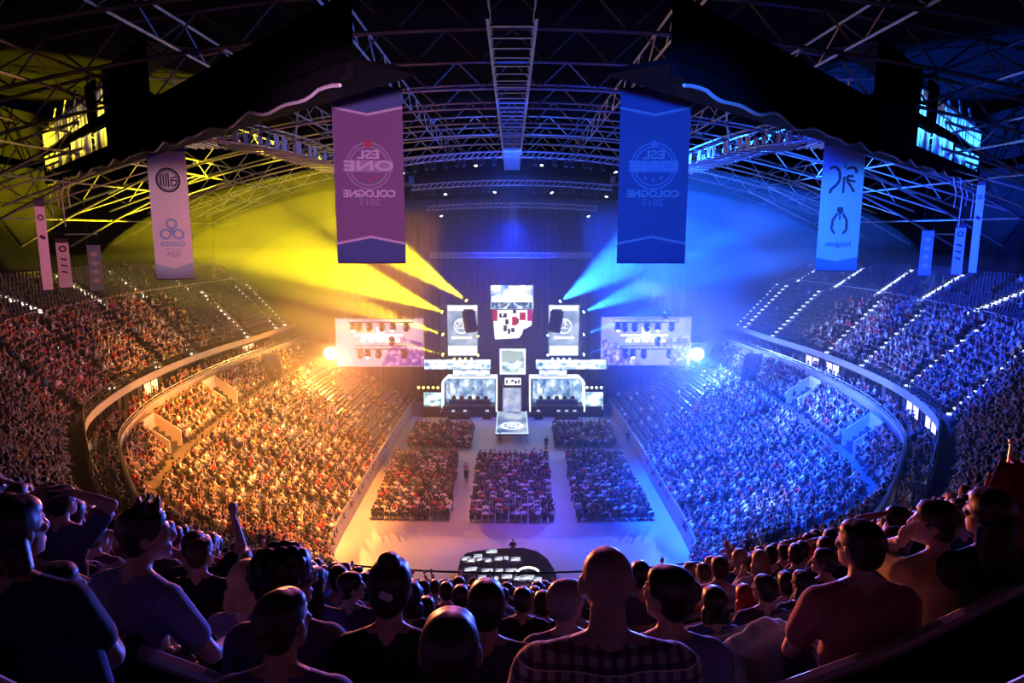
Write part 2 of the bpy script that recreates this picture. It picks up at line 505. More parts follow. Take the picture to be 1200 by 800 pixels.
def paint_low(d, y):
    for r, mi in (((577, 363, 583, 376), 1), ((609, 366, 616, 375), 1), ((603, 373, 608, 379), 3), ((618, 363, 624, 376), 4), ((600, 371, 606, 381), 1),
                  ((585, 367, 588, 372), 2), ((590, 367, 594, 372), 2), ((592, 374, 596, 380), 2), ((590, 381, 594, 388), 2), ((595, 385, 598, 391), 2), ((599, 384, 603, 389), 2), ((586, 370, 592, 371.5), 2), ((601, 363, 605, 367), 2)):
        px_rect(d, r, y, mi, .02)
root = empty('video_screen', at_y(600, 398, 89.6)); tag(root, 'lower hanging screen with red and dark team pictures and a stepped corner', 'screen')
outl = [(577, 363), (624.5, 363), (623, 381), (618, 384), (613, 386), (612, 391), (608, 396), (580, 397.5)]
fm = MB(); P = [at_y(u, v, 89.6) for u, v in outl]
fm.prism([(p.x, p.z) for p in P], (0, 89.63, 0), (1, 0, 0), (0, 0, 1), (0, .4, 0)); rel(root, fm).build('frame', black_metal, root)
d = MB(); px_poly(d, outl, 89.6); paint_low(d, 89.6); rel(root, d).build('display', [W1, REDP, DKP, emat('screen maroon', (.25, .02, .1), .8), MAG], root)

# vertical logo screens
VG = speckle('vertical screen grey', [(.16, .28, .42), (.38, .52, .68), (.8, .9, 1)], 1.15, .3, [.36, .5, .64])
VL = emat('vertical screen logo', (1, 1, 1), 1.8); VD = emat('vertical screen shade', (.18, .3, .42), .9)
for (u0, u1, cu, lb) in ((524, 560, 541, 'tall pale screen with a round logo at the left of the stage'), (643, 678, 661, 'tall pale screen with a round logo at the right of the stage')):
    def paint(d, y, cu=cu, u0=u0, u1=u1):
        circle_px(d, cu, 382, 7.6, 9.2, y, 1, .02)
        px_rect(d, (cu - 8.5, 379.5, cu + 8.5, 385), y, 1, .025)
        vs, fs = text_geo('ESL', .55, .02, 1.2); c = at_y(cu, 377, y); d.add([(c.x + a, y - .03, c.z + b) for a, b in vs], fs, 1)
        vs, fs = text_geo('ONE', .75, .03, 1.3); c = at_y(cu, 382.3, y); d.add([(c.x + a, y - .035, c.z + b) for a, b in vs], fs, 2)
        px_rect(d, (cu - 12, 394, cu + 12, 397), y, 1, .02); px_rect(d, (u0 + 1, 405, u1 - 1, 416), y, 1, .02); px_rect(d, (u0 + 1, 358, u1 - 1, 364), y, 1, .02)
    led_screen('logo_screen', (u0, 357, u1, 417), 94, lb, [VG, VL, VD], paint)

# big side screens
def side_paint(cu):
    def f(d, y):
        px_rect(d, (cu - 30, 391.5, cu + 26, 394), y, 1, .02); px_rect(d, (cu - 5, 383, cu + 5, 399), y, 1, .025)
        for i in range(5): px_rect(d, (cu - 24 + i * 10, 397, cu - 17 + i * 10, 401), y, 1, .02)
        px_rect(d, (cu - 22, 395, cu + 20, 396.3), y, 1, .02)
        if cu < 600:
            px_poly(d, [(470, 395), (496.5, 402), (496.5, 428.5), (447, 428.5), (455, 410)], y, 2, .015)
        else:
            px_poly(d, [(706, 395), (730, 405), (752, 428), (706, 428)], y, 2, .015); px_poly(d, [(775, 398), (807, 392), (807, 428), (785, 428)], y, 2, .016)
    return f
PKS = speckle('left screen stage picture', [(.5, .3, .55), (.85, .55, .7), (1, .8, .85)], 1.0, .22, [.3, .5, .7])
PUR = speckle('left screen crowd picture', [(.16, .04, .4), (.5, .1, .55), (1, .6, .95)], 1.0, 1.4, [.42, .52, .66])
LAV = speckle('right screen stage picture', [(.2, .25, .75), (.45, .45, .95), (.85, .8, 1)], 1.05, .22, [.3, .5, .7])
VIO = speckle('right screen crowd picture', [(.1, .08, .5), (.35, .3, .9), (.9, .85, 1)], 1.0, 1.4, [.42, .52, .66])
led_screen('side_screen', (393, 373, 497, 429), 93, 'large pink and purple video screen hanging left of the stage', [PKS, W1, PUR], side_paint(446), frame_m=steel)
led_screen('side_screen', (705, 371.5, 808, 427.5), 93, 'large lavender video screen hanging right of the stage', [LAV, W1, VIO], side_paint(757), frame_m=steel)

# ribbon banners above the player booths
RIB = speckle('ribbon picture', [(.05, .16, .45), (.4, .6, .95), (1, 1, 1)], 1.8, 1.1, [.36, .47, .58])
for (u0, u1, a0, a1, sd) in ((497, 575, 531, 574, 'left'), (628, 711, 632, 664, 'right')):
    led_screen('ribbon_screen', (u0, 421, u1, 432.4), 92.5, f'long bright ribbon screen over the {sd} player booth', [RIB, W1], lambda d, y, u0=u0, u1=u1: (px_rect(d, (u0 + 2, 422, u1 - 2, 424.4), y, 1, .02), px_rect(d, (u0 + 8, 428, u1 - 20, 430), y, 1, .02)))
    led_screen('ribbon_screen', (a0, 433.2, a1, 440), 92.9, f'short bright screen under the {sd} ribbon screen', [RIB, W1], lambda d, y, u0=a0, u1=a1: px_rect(d, (u0 + 4, 435, u1 - 4, 438), y, 1, .02), bez=.06)

# centre trophy box and small screen
TRO = speckle('centre box picture', [(.05, .2, .35), (.6, .8, .85), (1, 1, 1)], 1.3, .9, [.36, .46, .56])
GLOW = emat('lit white frame', (.85, .95, 1), 1.5)
led_screen('centre_screen', (587.5, 410.5, 614, 436.5), 93.5, 'square screen with a glowing white frame over the centre stair', [TRO, W1, emat('pale aqua', (.55, .75, .72), 1.0)],
           lambda d, y: (px_rect(d, (588.5, 411.5, 613, 424), y, 2, .02), px_poly(d, [(590, 433), (597, 425), (600, 429), (604, 422), (612, 420), (612, 424), (602, 434)], y, 0, .03)), bez=.24, frame_m=GLOW)
led_screen('score_screen', (591.5, 442.5, 610.5, 451), 93.8, 'small white score screen at the top of the centre stair', [W1, DKP],
           lambda d, y: [px_rect(d, r, y, 1, .02) for r in ((593, 445, 595, 449), (599, 444.5, 602, 447), (603, 446, 606, 449.5), (607, 444.5, 609, 449))], bez=.12)

# stage deck, thrust and stair
st = MB(); st.box((0, 96.6, .75), (25.5, 6.2, 1.5)); st.box((0, 93.45, .3), (25.5, .1, .6))
so = st.build('stage_deck', mat('stage deck', (.02, .02, .025), .4, noise=.2)); tag(so, 'long black stage deck carrying both player booths', 'stage')
th = empty('thrust_stage', (0, 86.5, 0)); tag(th, 'raised square catwalk stage with a lit top in front of the centre stair', 'stage')
TT = speckle('thrust top', [(.05, .12, .4), (.25, .4, .7), (.75, .85, 1)], .75, .45, [.36, .5, .62])
q = MB(); q.box((0, 86.6, 1.15), (4.1, 10.2, .3)); rel(th, q).build('deck', black_metal, th)
q = MB(); q.add([(-1.95, 81.6, 1.31), (1.95, 81.6, 1.31), (1.95, 91.6, 1.31), (-1.95, 91.6, 1.31)], [(0, 1, 2, 3)])
ring = [];
for i in range(40):
    a = 2 * PI * i / 40; ring += [(1.5 * math.cos(a), 84.6 + 1.7 * math.sin(a), 1.318), (1.15 * math.cos(a), 84.6 + 1.3 * math.sin(a), 1.318)]
q.add(ring, [(2 * i, 2 * ((i + 1) % 40), 2 * ((i + 1) % 40) + 1, 2 * i + 1) for i in range(40)], 1)
for mi, (tx, sz, zz) in ((1, ('ESL', .8, 85.2)), (1, ('ONE', 1.1, 84.3))):
    vs, fs = text_geo(tx, sz, .03, 1.2); q.add([(a, zz + b, 1.322) for a, b in vs], fs, mi)
rel(th, q).build('lit_top', [TT, W1], th)
for x in (-1.98, 1.98):
    q = MB(); q.box((x, 86.6, 1.33), (.08, 10.2, .07)); rel(th, q).build('edge_light', emat('edge light', (.5, .7, 1), 2.0), th)
q = MB(); q.box((0, 81.48, 1.27), (4.1, .06, .12)); rel(th, q).build('edge_light', emat('edge light', (.5, .7, 1), 2.0), th)
for x in (-1.1, 1.1, -1.9, 1.9):
    for y in (81.7, 91.3):
        q = MB(); q.tube((x, y, 0), (x, y, 1.0), .05, n=8); q.box((x, y, .02), (.2, .2, .04)); rel(th, q).build('leg', steel, th)
sr = empty('centre_stair', (0, 93, 0)); tag(sr, 'glowing centre stair rising from the catwalk to the score screen', 'stairs')
q = MB(); n = 14
for i in range(n):
    y0, y1 = 91.7 + 3.2 * i / n, 91.7 + 3.2 * (i + 1) / n; z1 = 1.3 + 2.6 * (i + 1) / n
    q.box((0, (y0 + y1) / 2, z1 - .1), (2.5, y1 - y0 + .02, .2)); q.box((0, y1, z1 - .18), (2.5, .03, .2))
rel(sr, q).build('lit_treads', speckle('stair light', [(.3, .42, .8), (.6, .7, .95), (1, 1, 1)], .8, .8, [.35, .5, .65]), sr)
for sx in (-1, 1):
    q = MB(); q.prism([(91.7, 1.3), (94.9, 3.9), (94.9, 0), (91.7, 0)], (sx * 1.3 - .05, 0, 0), (0, 1, 0), (0, 0, 1), (.1, 0, 0)); rel(sr, q).build('side_panel', black_metal, sr)
    q = MB(); q.tube((sx * 1.3, 91.7, 2.2), (sx * 1.3, 94.9, 4.8), .03, n=6); q.tube((sx * 1.3, 91.7, 1.2), (sx * 1.3, 91.7, 2.2), .03, n=6); q.tube((sx * 1.3, 94.9, 3.8), (sx * 1.3, 94.9, 4.8), .03, n=6); rel(sr, q).build('handrail', steel, sr)

# player booths
BK = speckle('booth picture', [(.04, .13, .32), (.3, .5, .75), (.9, .97, 1)], 1.4, .8, [.36, .5, .62])
def booth(u0, u1, flip, label):
    y = 96.2
    root = empty('player_booth', ((at_y(u0, 480, 95).x + at_y(u1, 480, 95).x) / 2, 95.2, 1.5)); tag(root, label, 'booth')
    q = MB(); px_rect(q, (u0 + 3, 444, u1 - 2, 478.5), y)
    for i in range(7):
        uu = u0 + 6 + i * (u1 - u0 - 12) / 6; px_rect(q, (uu, 449 + (i * 37 % 5), uu + 2.5, 461), y, 1, .02)
    rel(root, q).build('backdrop_screen', [BK, emat('booth pattern', (.3, .5, .68), .9)], root)
    fr = MB()
    ch = [(u0, 447), (u0 + 6, 441), (u1, 441), (u1, 480)] if not flip else [(u1, 447), (u1 - 6, 441), (u0, 441), (u0, 480)]
    first = (u0, 480) if not flip else (u1, 480)
    P = [at_y(a, b, 94.4) for a, b in [first] + ch]
    for a, b in zip(P, P[1:]):
        d = (b - a); L = d.length; r = Matrix.Rotation(-math.atan2(d.z, d.x), 3, 'Y')
        fr.box((a + b) / 2, (L + .1, 1.9, .22), r)
    rel(root, fr).build('lit_frame', GLOW, root)
    c = MB(); a, b = at_y(u0 + 4, 472, 94.6), at_y(u1 - 4, 472, 94.6)
    c.box(((a.x + b.x) / 2, 94.9, 2.15), (b.x - a.x - .8, .8, .06)); c.box(((a.x + b.x) / 2, 94.5, 1.85), (b.x - a.x - .8, .05, .62))
    rel(root, c).build('desk', mat('booth desk', (.03, .04, .08), .4), root)
    return (a.x + .5, b.x - .5)
BOOTH_L = booth(519, 582, False, 'left player booth with a white lit frame and five seats')
BOOTH_R = booth(621, 684, True, 'right player booth with a white lit frame and five seats')
PC = mat('monitor shell', (.015, .015, .02), .35)
mon0 = None
MON_X = []
for (x0, x1), sd in ((BOOTH_L, 'left'), (BOOTH_R, 'right')):
    for i in range(5):
        x = x0 + (x1 - x0) * (i + .5) / 5; MON_X.append((x, sd, i))
        if mon0 is None:
            mon0 = empty('gaming_monitor', (x, 94.72, 2.19))
            q = MB(); q.rbox((0, 0, .3), (.62, .05, .36), .02); q.build('shell', PC, mon0)
            q = MB(); q.box((0, .029, .3), (.57, .006, .31)); q.build('panel', emat('monitor panel', (.6, .7, 1), 1), mon0)
            q = MB(); q.tube((0, -.02, .02), (0, -.02, .2), .025); q.lathe([(.12, 0), (.12, .015), (.03, .03)], (0, 0, 0)); q.build('stand', PC, mon0)
            o = mon0
        else:
            o = copy_tree(mon0); o.location = (x, 94.72, 2.19)
        tag(o, f'black monitor on the {sd} booth desk, number {["one","two","three","four","five"][i]} from its left end', 'monitor', f'monitors in the {sd} player booth')

# small side screens, casters' tables and lamps beside the booths
AQ = speckle('small screen picture', [(.1, .35, .45), (.5, .8, .85), (1, 1, 1)], 1.2, 1.2, [.38, .48, .56])
led_screen('small_screen', (496.5, 459.5, 518, 480), 94, 'small aqua screen left of the left player booth', [AQ, W1], lambda d, y: (circle_px(d, 507, 466, 0.1, 3, y, 1, .02), circle_px(d, 507, 475, .1, 2.4, y, 1, .02)))
led_screen('small_screen', (684.5, 459, 706.5, 479.5), 94, 'small aqua screen with a white disc right of the right booth', [AQ, W1], lambda d, y: (circle_px(d, 696, 467, .1, 6.2, y, 1, .02), px_poly(d, [(686, 479), (695, 473), (705, 479)], y, 1, .02)))
DESKL = emat('desk screen', (.6, .75, 1), 1.0)
for i, (u, v, w_, lb) in enumerate(((538, 484, 27, 'low black desk with lit screens before the left booth'), (571, 484, 10, 'narrow black desk with a bright front before the left booth'), (631, 484, 10, 'narrow black desk before the right booth, beside the stair'), (664, 484.5, 28, 'low black desk with a lit strip before the right booth'))):
    c = at_y(u, v, 92.4); ww = w_ / 8.3
    r0 = empty('stage_desk', (c.x, 92.4, 0)); tag(r0, lb, 'desk')
    q = MB(); q.rbox((0, 0, .95), (ww, .8, .08), .04); q.box((0, -.3, .48), (ww * .96, .06, .9)); q.box((-ww * .47, 0, .46), (.06, .7, .92)); q.box((ww * .47, 0, .46), (.06, .7, .92)); q.build('desk_body', black_metal, r0)
    for k in range(max(1, int(ww / 1.1))):
        x = -ww / 2 + (k + .5) * ww / max(1, int(ww / 1.1))
        q = MB(); q.box((x, .1, 1.18), (.5, .05, .3)); q.box((x, .12, 1.02), (.1, .1, .06)); q.box((x, .072, 1.18), (.46, .006, .26), mi=1); q.build('screen', [PC, DESKL], r0)

# line-array loudspeakers
def line_array(u, v0, sgn, label):
    top = at_y(u, v0, 89.0)
    root = empty('line_array_speaker', top); tag(root, label, 'speaker', None)
    p = Vector((0, 0, 0)); ang = 0.12
    q = MB(); q.box((0, 0, .1), (1.3, .9, .12)); q.tube((0, 0, .1), (0, 0, 6.5), .03); q.build('fly_bar', black_metal, root)
    for k in range(8):
        r = Matrix.Rotation(sgn * .55, 3, 'Z') @ Matrix.Rotation(-ang, 3, 'X')
        d = r @ Vector((0, 0, -1)); c = p + d * .18
        q = MB(); q.rbox(c, (1.55, .85, .33), .05, r)
        q.box(c + r @ Vector((0, -.43, 0)), (1.3, .02, .24), r, mi=1); q.build('cabinet', [mat('speaker cabinet', (.012, .012, .02), .6), mat('speaker grille', (.03, .03, .04), .5, .5)], root)
        p = p + d * .35; ang += .07
    return root
line_array(549, 364, 1, 'black curved loudspeaker column in front of the left tall screen')
line_array(653, 364, -1, 'black curved loudspeaker column in front of the right tall screen')

# back drape
dr = MB(); pts = []
for i in range(261):
    x = -26 + 52 * i / 260; pts.append((x, 102.5 + .22 * math.sin(i * 1.3) + .1 * math.sin(i * .47)))
dr.add([(x, y, 0) for x, y in pts] + [(x, y, 30.5) for x, y in pts], [(i, i + 1, 262 + i, 261 + i) for i in range(260)])
o = dr.build('stage_drape', mat('midnight drape', (.02, .03, .075), .9), smooth=True); tag(o, 'huge dark pleated drape closing the hall behind the stage', 'curtain')

# ------------------------------------------------------------------ moving lights
LAMP_Y = emat('lamp yellow', (1, .75, .05), 30); LAMP_B = emat('lamp blue', (.35, .55, 1), 30); LAMP_W = emat('lamp white', (1, .95, .9), 14); LAMP_OFF = mat('lamp lens', (.05, .05, .06), .1)
ml_meshes = {}
def moving_light(loc, aim, lens, label, group, sc=1.0, down=True, name='moving_head_light'):
    """a moving-head lamp: base, yoke and head; hangs (down) or stands"""
    root = empty(name, loc); tag(root, label, 'stage light', group)
    s = -1 if down else 1
    key = ('b', down, sc)
    if key not in ml_meshes:
        q = MB(); q.rbox((0, 0, s * .09 * sc), (.42 * sc, .36 * sc, .18 * sc), .04); ml_meshes[key] = q.mesh('base', black_metal)
        q = MB()
        for sx in (-1, 1): q.rbox((sx * .24 * sc, 0, s * .42 * sc), (.06 * sc, .16 * sc, .5 * sc), .02)
        q.box((0, 0, s * .2 * sc), (.5 * sc, .18 * sc, .06 * sc)); ml_meshes[key + ('y',)] = q.mesh('yoke', black_metal)
    link('base', ml_meshes[key], root); link('yoke', ml_meshes[key + ('y',)], root)
    lk = ('h', lens.name, sc)
    if lk not in ml_meshes:
        q = MB(); q.lathe([(.08 * sc, -.3 * sc), (.17 * sc, -.22 * sc), (.19 * sc, .1 * sc), (.2 * sc, .26 * sc), (.165 * sc, .27 * sc)], (0, 0, 0), n=14); ml_meshes[lk] = q.mesh('head', black_metal)
        q = MB(); q.lathe([(.165 * sc, .272 * sc), (.12 * sc, .29 * sc)], (0, 0, 0), n=14); ml_meshes[lk + ('l',)] = q.mesh('lens', lens)
    h = link('head', ml_meshes[lk], root); h.location = (0, 0, s * .5 * sc)
    h.rotation_euler = Vector(aim).to_track_quat('Z', 'Y').to_euler()
    link('lens', ml_meshes[lk + ('l',)], h)
    return root, Vector(loc) + Vector((0, 0, s * .5 * sc))
BEAM_Y = [(549, 352, 90), (521, 365, 93), (522, 391, 93), (522, 414, 93)]
BEAM_B = [(654, 353, 90), (681, 365, 93), (681, 391, 93), (681, 414, 93)]
NUM = ['topmost', 'second', 'third', 'lowest']
BEAMS = []
for L, lens, sgn, cn in ((BEAM_Y, LAMP_Y, -1, 'yellow'), (BEAM_B, LAMP_B, 1, 'blue')):
    for i, (u, v, y) in enumerate(L):
        p = at_y(u, v, y) + Vector((0, -.9, .55)); aim = Vector((sgn * .7, -.62, .42 + .05 * (3 - i))) if i == 0 else Vector((sgn * .8, -.55, .46 - .04 * i))
        r, hp = moving_light(p, aim, lens, f'{NUM[i]} of the four moving lamps throwing {cn} beams beside the stage', f'{cn} beam lamps', 1.2)
        BEAMS.append((hp, aim.normalized(), cn, i))
    for i, du in enumerate((0, 6.5, 13, 20)):
        u = (533 if sgn < 0 else 647) + du; p = at_y(u, 419, 93) + Vector((0, -.8, .4))
        moving_light(p, Vector((0, -1, -.1)), LAMP_Y if sgn < 0 else LAMP_W, f'small {"yellow" if sgn < 0 else "white"} lamp, {["first","second","third","last"][i]} from the left under the {"left" if sgn < 0 else "right"} tall screen', f'lamps under the {"left" if sgn < 0 else "right"} tall screen', .7)
    for i, (uu, vv) in enumerate(((561, 393), (561, 415)) if sgn < 0 else ((641, 392), (641, 415))):
        p = at_y(uu, vv, 92) + Vector((0, -.8, .4))
        moving_light(p, Vector((sgn * .3, -1, .3)), lens, f'{"upper" if i == 0 else "lower"} {cn} lamp on the inner edge of the {"left" if sgn < 0 else "right"} tall screen', f'inner {cn} lamps', .8)
# upright trusses that carry them
def box_truss(name, a, b, w, label, cat='truss', group=None, m=None, step=None, r=.05, parent_only=False):
    a, b = Vector(a), Vector(b); root = empty(name, a); tag(root, label, cat, group)
    x, y, d = frame(b - a); L = (b - a).length; step = step or w * 1.2; n = max(2, int(L / step))
    ch, wb = MB(), MB(); off = [x * w / 2 + y * w / 2, -x * w / 2 + y * w / 2, -x * w / 2 - y * w / 2, x * w / 2 - y * w / 2]
    for o in off: ch.tube(a + o, b + o, r, n=5)
    for i in range(n):
        p, q = a + d * (L * i / n), a + d * (L * (i + 1) / n)
        for k in range(4):
            o1, o2 = off[k], off[(k + 1) % 4]
            wb.tube(p + o1, q + o2, r * .6, n=4, caps=False); wb.tube(p + o1, p + o2, r * .6, n=4, caps=False)
    rel(root, ch).build('chords', m or steel, root); rel(root, wb).build('lacing', m or steel, root)
    return root
DK = mat('painted truss', (.22, .22, .25), .5, .4)
for u, nm in ((519.5, 'left'), (683, 'right')):
    box_truss('lighting_tower', at_y(u, 418, 93.2), at_y(u, 340, 93.2), .5, f'slim upright truss holding beam lamps at the {nm} tall screen', 'truss', None, DK)
box_truss('lighting_truss', at_y(505, 299, 90), at_y(695, 299, 90), .6, 'long horizontal box truss crossing above the hanging screens', 'truss', None, mat('bright truss', (.5, .5, .55), .4, .6), r=.06)
# lamp bars in front of the side screens
for sd, ux, sgn in (('left', 446, -1), ('right', 757, 1)):
    for row, (v, hw, n) in enumerate(((377.5, 38, 7), (409, 30, 5))):
        a, b = at_y(ux - hw, v, 86), at_y(ux + hw, v, 86)
        q = MB(); q.tube(a, b, .07, n=6); q.tube(a + Vector((0, 0, .45)), b + Vector((0, 0, .45)), .05, n=6)
        for k in range(9): p = a.lerp(b, k / 8); q.tube(p, p + Vector((0, 0, .45)), .03, n=4)
        o = q.build('lamp_bar', black_metal); tag(o, f'{"upper" if row == 0 else "lower"} dark lamp bar before the {sd} side screen', 'lamp bar', f'lamp bars at the {sd} side screen')
        for k in range(n):
            p = a.lerp(b, (k + .5 + .3 * math.sin(k * 5.1)) / n) + Vector((0, 0, -.05)); up = (k == n - 2)
            if up: p = p + Vector((0, 0, .55))
            moving_light(p, Vector((.2 * math.sin(k * 3), -.7, -.8 if not up else .6)), LAMP_W if (k * 3 + row) % 4 == 0 else LAMP_OFF, f'{["first","second","third","fourth","fifth","sixth","last"][k] if n == 7 else ["first","second","third","fourth","last"][k]} black lamp from the left on the {"upper" if row == 0 else "lower"} bar at the {sd} screen', f'lamps before the {sd} side screen', 1.45, not up)
# row of small lamps over the right-hand small screen, one wide yellow wash on the left
for i in range(4):
    p = at_y(687.5 + i * 5.6, 451.5, 93.6) + Vector((0, -.2, .3)); moving_light(p, Vector((0, -1, -.2)), LAMP_W, f'{["first","second","third","last"][i]} white lamp from the left above the small right screen', 'white lamps above the small right screen', .9)
for i in range(5):
    p = at_y(491 + i * 5.6, 451.5, 93.6) + Vector((0, -.2, .3)); moving_light(p, Vector((0, -1, -.2)), LAMP_Y, f'{["first","second","third","fourth","last"][i]} yellow lamp from the left above the small left screen', 'yellow lamps above the small left screen', .9)

# big floods at both sides
def flood(u, v, col, label, es):
    p = at_y(u, v, 87)
    root = empty('flood_light', p); tag(root, label, 'flood light')
    q = MB(); q.lathe([(.4, .7), (.8, .45), (1.0, 0), (1.04, -.06), (.95, -.06)], (0, 0, 0), axis=(0, 1, 0), n=20); q.build('housing', black_metal, root)
    q = MB(); q.lathe([(.93, .02), (.7, -.1), (.01, -.16)], (0, 0, 0), axis=(0, 1, 0), n=20); q.build('lens', emat(f'flood lens {u}', col, es), root)
    q = MB(); q.tube((-1.15, .2, 0), (1.15, .2, 0), .05); q.tube((-1.15, .2, 0), (-1.15, .2, 1.3), .05); q.tube((1.15, .2, 0), (1.15, .2, 1.3), .05); q.tube((-1.15, .2, 1.3), (1.15, .2, 1.3), .05); q.tube((0, .2, 1.3), (0, .2, 9), .04); q.build('bracket', black_metal, root)
    return p
FLOOD_L = flood(387, 414, (1, .82, .5), 'blazing warm flood lamp at the outer end of the left side screen', 60)
FLOOD_R = flood(817, 415, (.85, .9, 1), 'blazing white flood lamp at the outer end of the right side screen', 60)

# ------------------------------------------------------------------ mixing desk on the floor
mx = empty('mixing_platform', at_z(592, 672, 0)); tag(mx, 'black rounded riser and barrier around the sound desk on the floor', 'platform')
bp = [(541, 690), (541.5, 668), (544, 655), (549, 649.5), (560, 647), (585, 644.5), (612, 643.5), (626, 647), (637, 655), (644, 666), (647, 690)]
PB = [at_z(u, v, 1.0) for u, v in bp]
q = MB(); q.sweep([Vector((p.x, p.y, 0)) for p in PB], [(-.35, 0), (.35, 0), (.3, 1.0), (-.3, 1.0)]); rel(mx, q).build('barrier', mat('black barrier', (.003, .003, .004), .95, spec=.0), mx)
q = MB(); poly = [(p.x, p.y) for p in PB]; q.prism(poly, (0, 0, .02), (1, 0, 0), (0, 1, 0), (0, 0, .28)); rel(mx, q).build('riser', mat('riser carpet', (.003, .003, .005), .95, spec=.0), mx)
MONW = speckle('work monitor panel', [(.05, .06, .1), (.5, .55, .7), (1, 1, 1)], 1.0, 3.2, [.38, .48, .56]); MONP = emat('work monitor panel violet', (.7, .55, 1), 1.3)
wm = None
WM = [(546, 654, .7), (552, 656, .6), (560, 651, .7), (563, 654.5, .6), (576, 645.5, .9), (572, 656, .5), (584, 654, .6), (590, 653.5, .8), (604, 654.5, .75), (554, 666, .7), (548, 667, .5), (571, 668, .9), (585, 668, .6), (599, 668, .9), (565, 676, .6), (580, 677, .5), (594, 675, .8), (618, 676, 1.1), (606, 677, .5), (630, 678, .6)]
rows_y = {}
for i, (u, v, w_) in enumerate(WM):
    zt = 1.45; p = at_z(u, v, zt + .0)
    if wm is None:
        wm = empty('work_monitor', p)
        q = MB(); q.rbox((0, 0, 0), (.6, .05, .36), .02); q.build('shell', PC, wm)
        q = MB(); q.box((0, -.029, 0), (.56, .006, .32)); q.build('panel', MONW, wm)
        q = MB(); q.tube((0, .03, -.16), (0, .03, -.38), .03); q.lathe([(.12, -.39), (.12, -.37), (.04, -.35)], (0, .03, 0)); q.build('stand', PC, wm)
        o = wm
    else: o = copy_tree(wm); o.location = p
    o.scale = (w_ / .6, 1, .9 + .25 * (w_ - .6))
    tag(o, f'lit monitor on the sound desk, {["far","middle","near"][0 if v < 660 else 1 if v < 670 else 2]} row, at spot {u - 540} along', 'monitor', 'lit monitors on the sound desk')
    o['label'] = f'lit white monitor on the {["far","middle","near"][0 if v < 660 else 1 if v < 670 else 2]} table of the floor sound desk'
for nm, u0, u1, v, z in (('far', 543, 612, 657, 1.03), ('middle', 543, 606, 670.5, 1.03), ('near', 556, 636, 679.5, 1.03)):
    a, b = at_z(u0, v, z), at_z(u1, v, z); yy = (a.y + b.y) / 2 + .1
    r0 = empty('desk_table', ((a.x + b.x) / 2, yy, 0)); tag(r0, f'{nm} black table of the floor sound desk', 'table', 'sound desk tables')
    L = b.x - a.x; q = MB(); q.box((0, 0, z), (L, .8, .05)); q.build('tabletop', black_metal, r0)
    for sx in (-1, 1):
        for sy in (-1, 1): q = MB(); q.tube((sx * (L / 2 - .1), sy * .33, .3), (sx * (L / 2 - .1), sy * .33, z), .03); q.build('leg', black_metal, r0)
# arched bright lamp strip over the console
c = at_z(619, 668, 1.5)
r0 = empty('console_lamp', (c.x, c.y, .3)); tag(r0, 'bright white arched lamp strip over the mixing console', 'lamp')
q = MB(); q.path([(math.cos(a) * .78, 0, 1.0 + .42 * math.sin(a)) for a in [PI * (.06 + .88 * i / 14) for i in range(15)]], .07, 6); q.build('light_strip', emat('console strip', (.95, 1, .95), 3), r0)
for sx in (-1, 1): q = MB(); q.tube((sx * .78, 0, 0), (sx * .78, 0, 1.05), .03); q.build('post', black_metal, r0)
co = empty('mixing_console', (c.x, c.y - .75, .3)); tag(co, 'wide mixing console under the arched lamp strip', 'mixing console')
q = MB(); q.prism([(-.45, .72), (.4, .92), (.4, .8), (-.45, .6)], (-.9, 0, 0), (0, 1, 0), (0, 0, 1), (1.8, 0, 0)); q.build('body', PC, co)
q = MB()
for i in range(16):
    q.box((-.8 + i * .107, -.1, .815), (.03, .5, .02), Matrix.Rotation(.23, 3, 'X'))
q.build('faders', emat('fader light', (.5, .6, 1), .8), co)
for sx in (-1, 1): q = MB(); q.box((sx * .8, 0, .36), (.06, .6, .72)); q.build('leg', black_metal, co)
# ------------------------------------------------------------------ roof steel
roof_m = mat('roof steel', (.3, .3, .32), .45, .6)
def zr(x): return 36.2 - .0042 * x * x
for i, y in enumerate((30, 37, 44, 52, 60, 68, 76, 84, 92, 100)):
    ch, wb = MB(), MB(); xs = [-44 + 88 * k / 44 for k in range(45)]
    ch.path([(x, y, zr(x)) for x in xs], .11, 4); ch.path([(x, y, zr(x) + 1.9) for x in xs], .11, 4)
    for k in range(44):
        a, b = (xs[k], y, zr(xs[k]) + (0 if k % 2 else 1.9)), (xs[k + 1], y, zr(xs[k + 1]) + (1.9 if k % 2 else 0))
        wb.tube(a, b, .06, n=4, caps=False)
    root = empty('roof_truss', (0, y, zr(0))); root['kind'] = 'structure'
    root.name = 'ceiling_truss'
    rel(root, ch).build('chords', roof_m, root); rel(root, wb).build('lacing', roof_m, root)
for x in (-33, -25, -17, -8.5, 8.5, 17, 25, 33):
    ch, wb = MB(), MB(); z = zr(x)
    ch.tube((x, 22, z + .1), (x, 104, z + .1), .09, n=4); ch.tube((x, 22, z + 1.6), (x, 104, z + 1.6), .09, n=4)
    for k in range(32): wb.tube((x, 22 + 82 * k / 32, z + (.1 if k % 2 else 1.6)), (x, 22 + 82 * (k + 1) / 32, z + (1.6 if k % 2 else .1)), .05, n=4, caps=False)
    root = empty('ceiling_purlin', (x, 60, z)); root['kind'] = 'structure'
    rel(root, ch).build('chords', roof_m, root); rel(root, wb).build('lacing', roof_m, root)
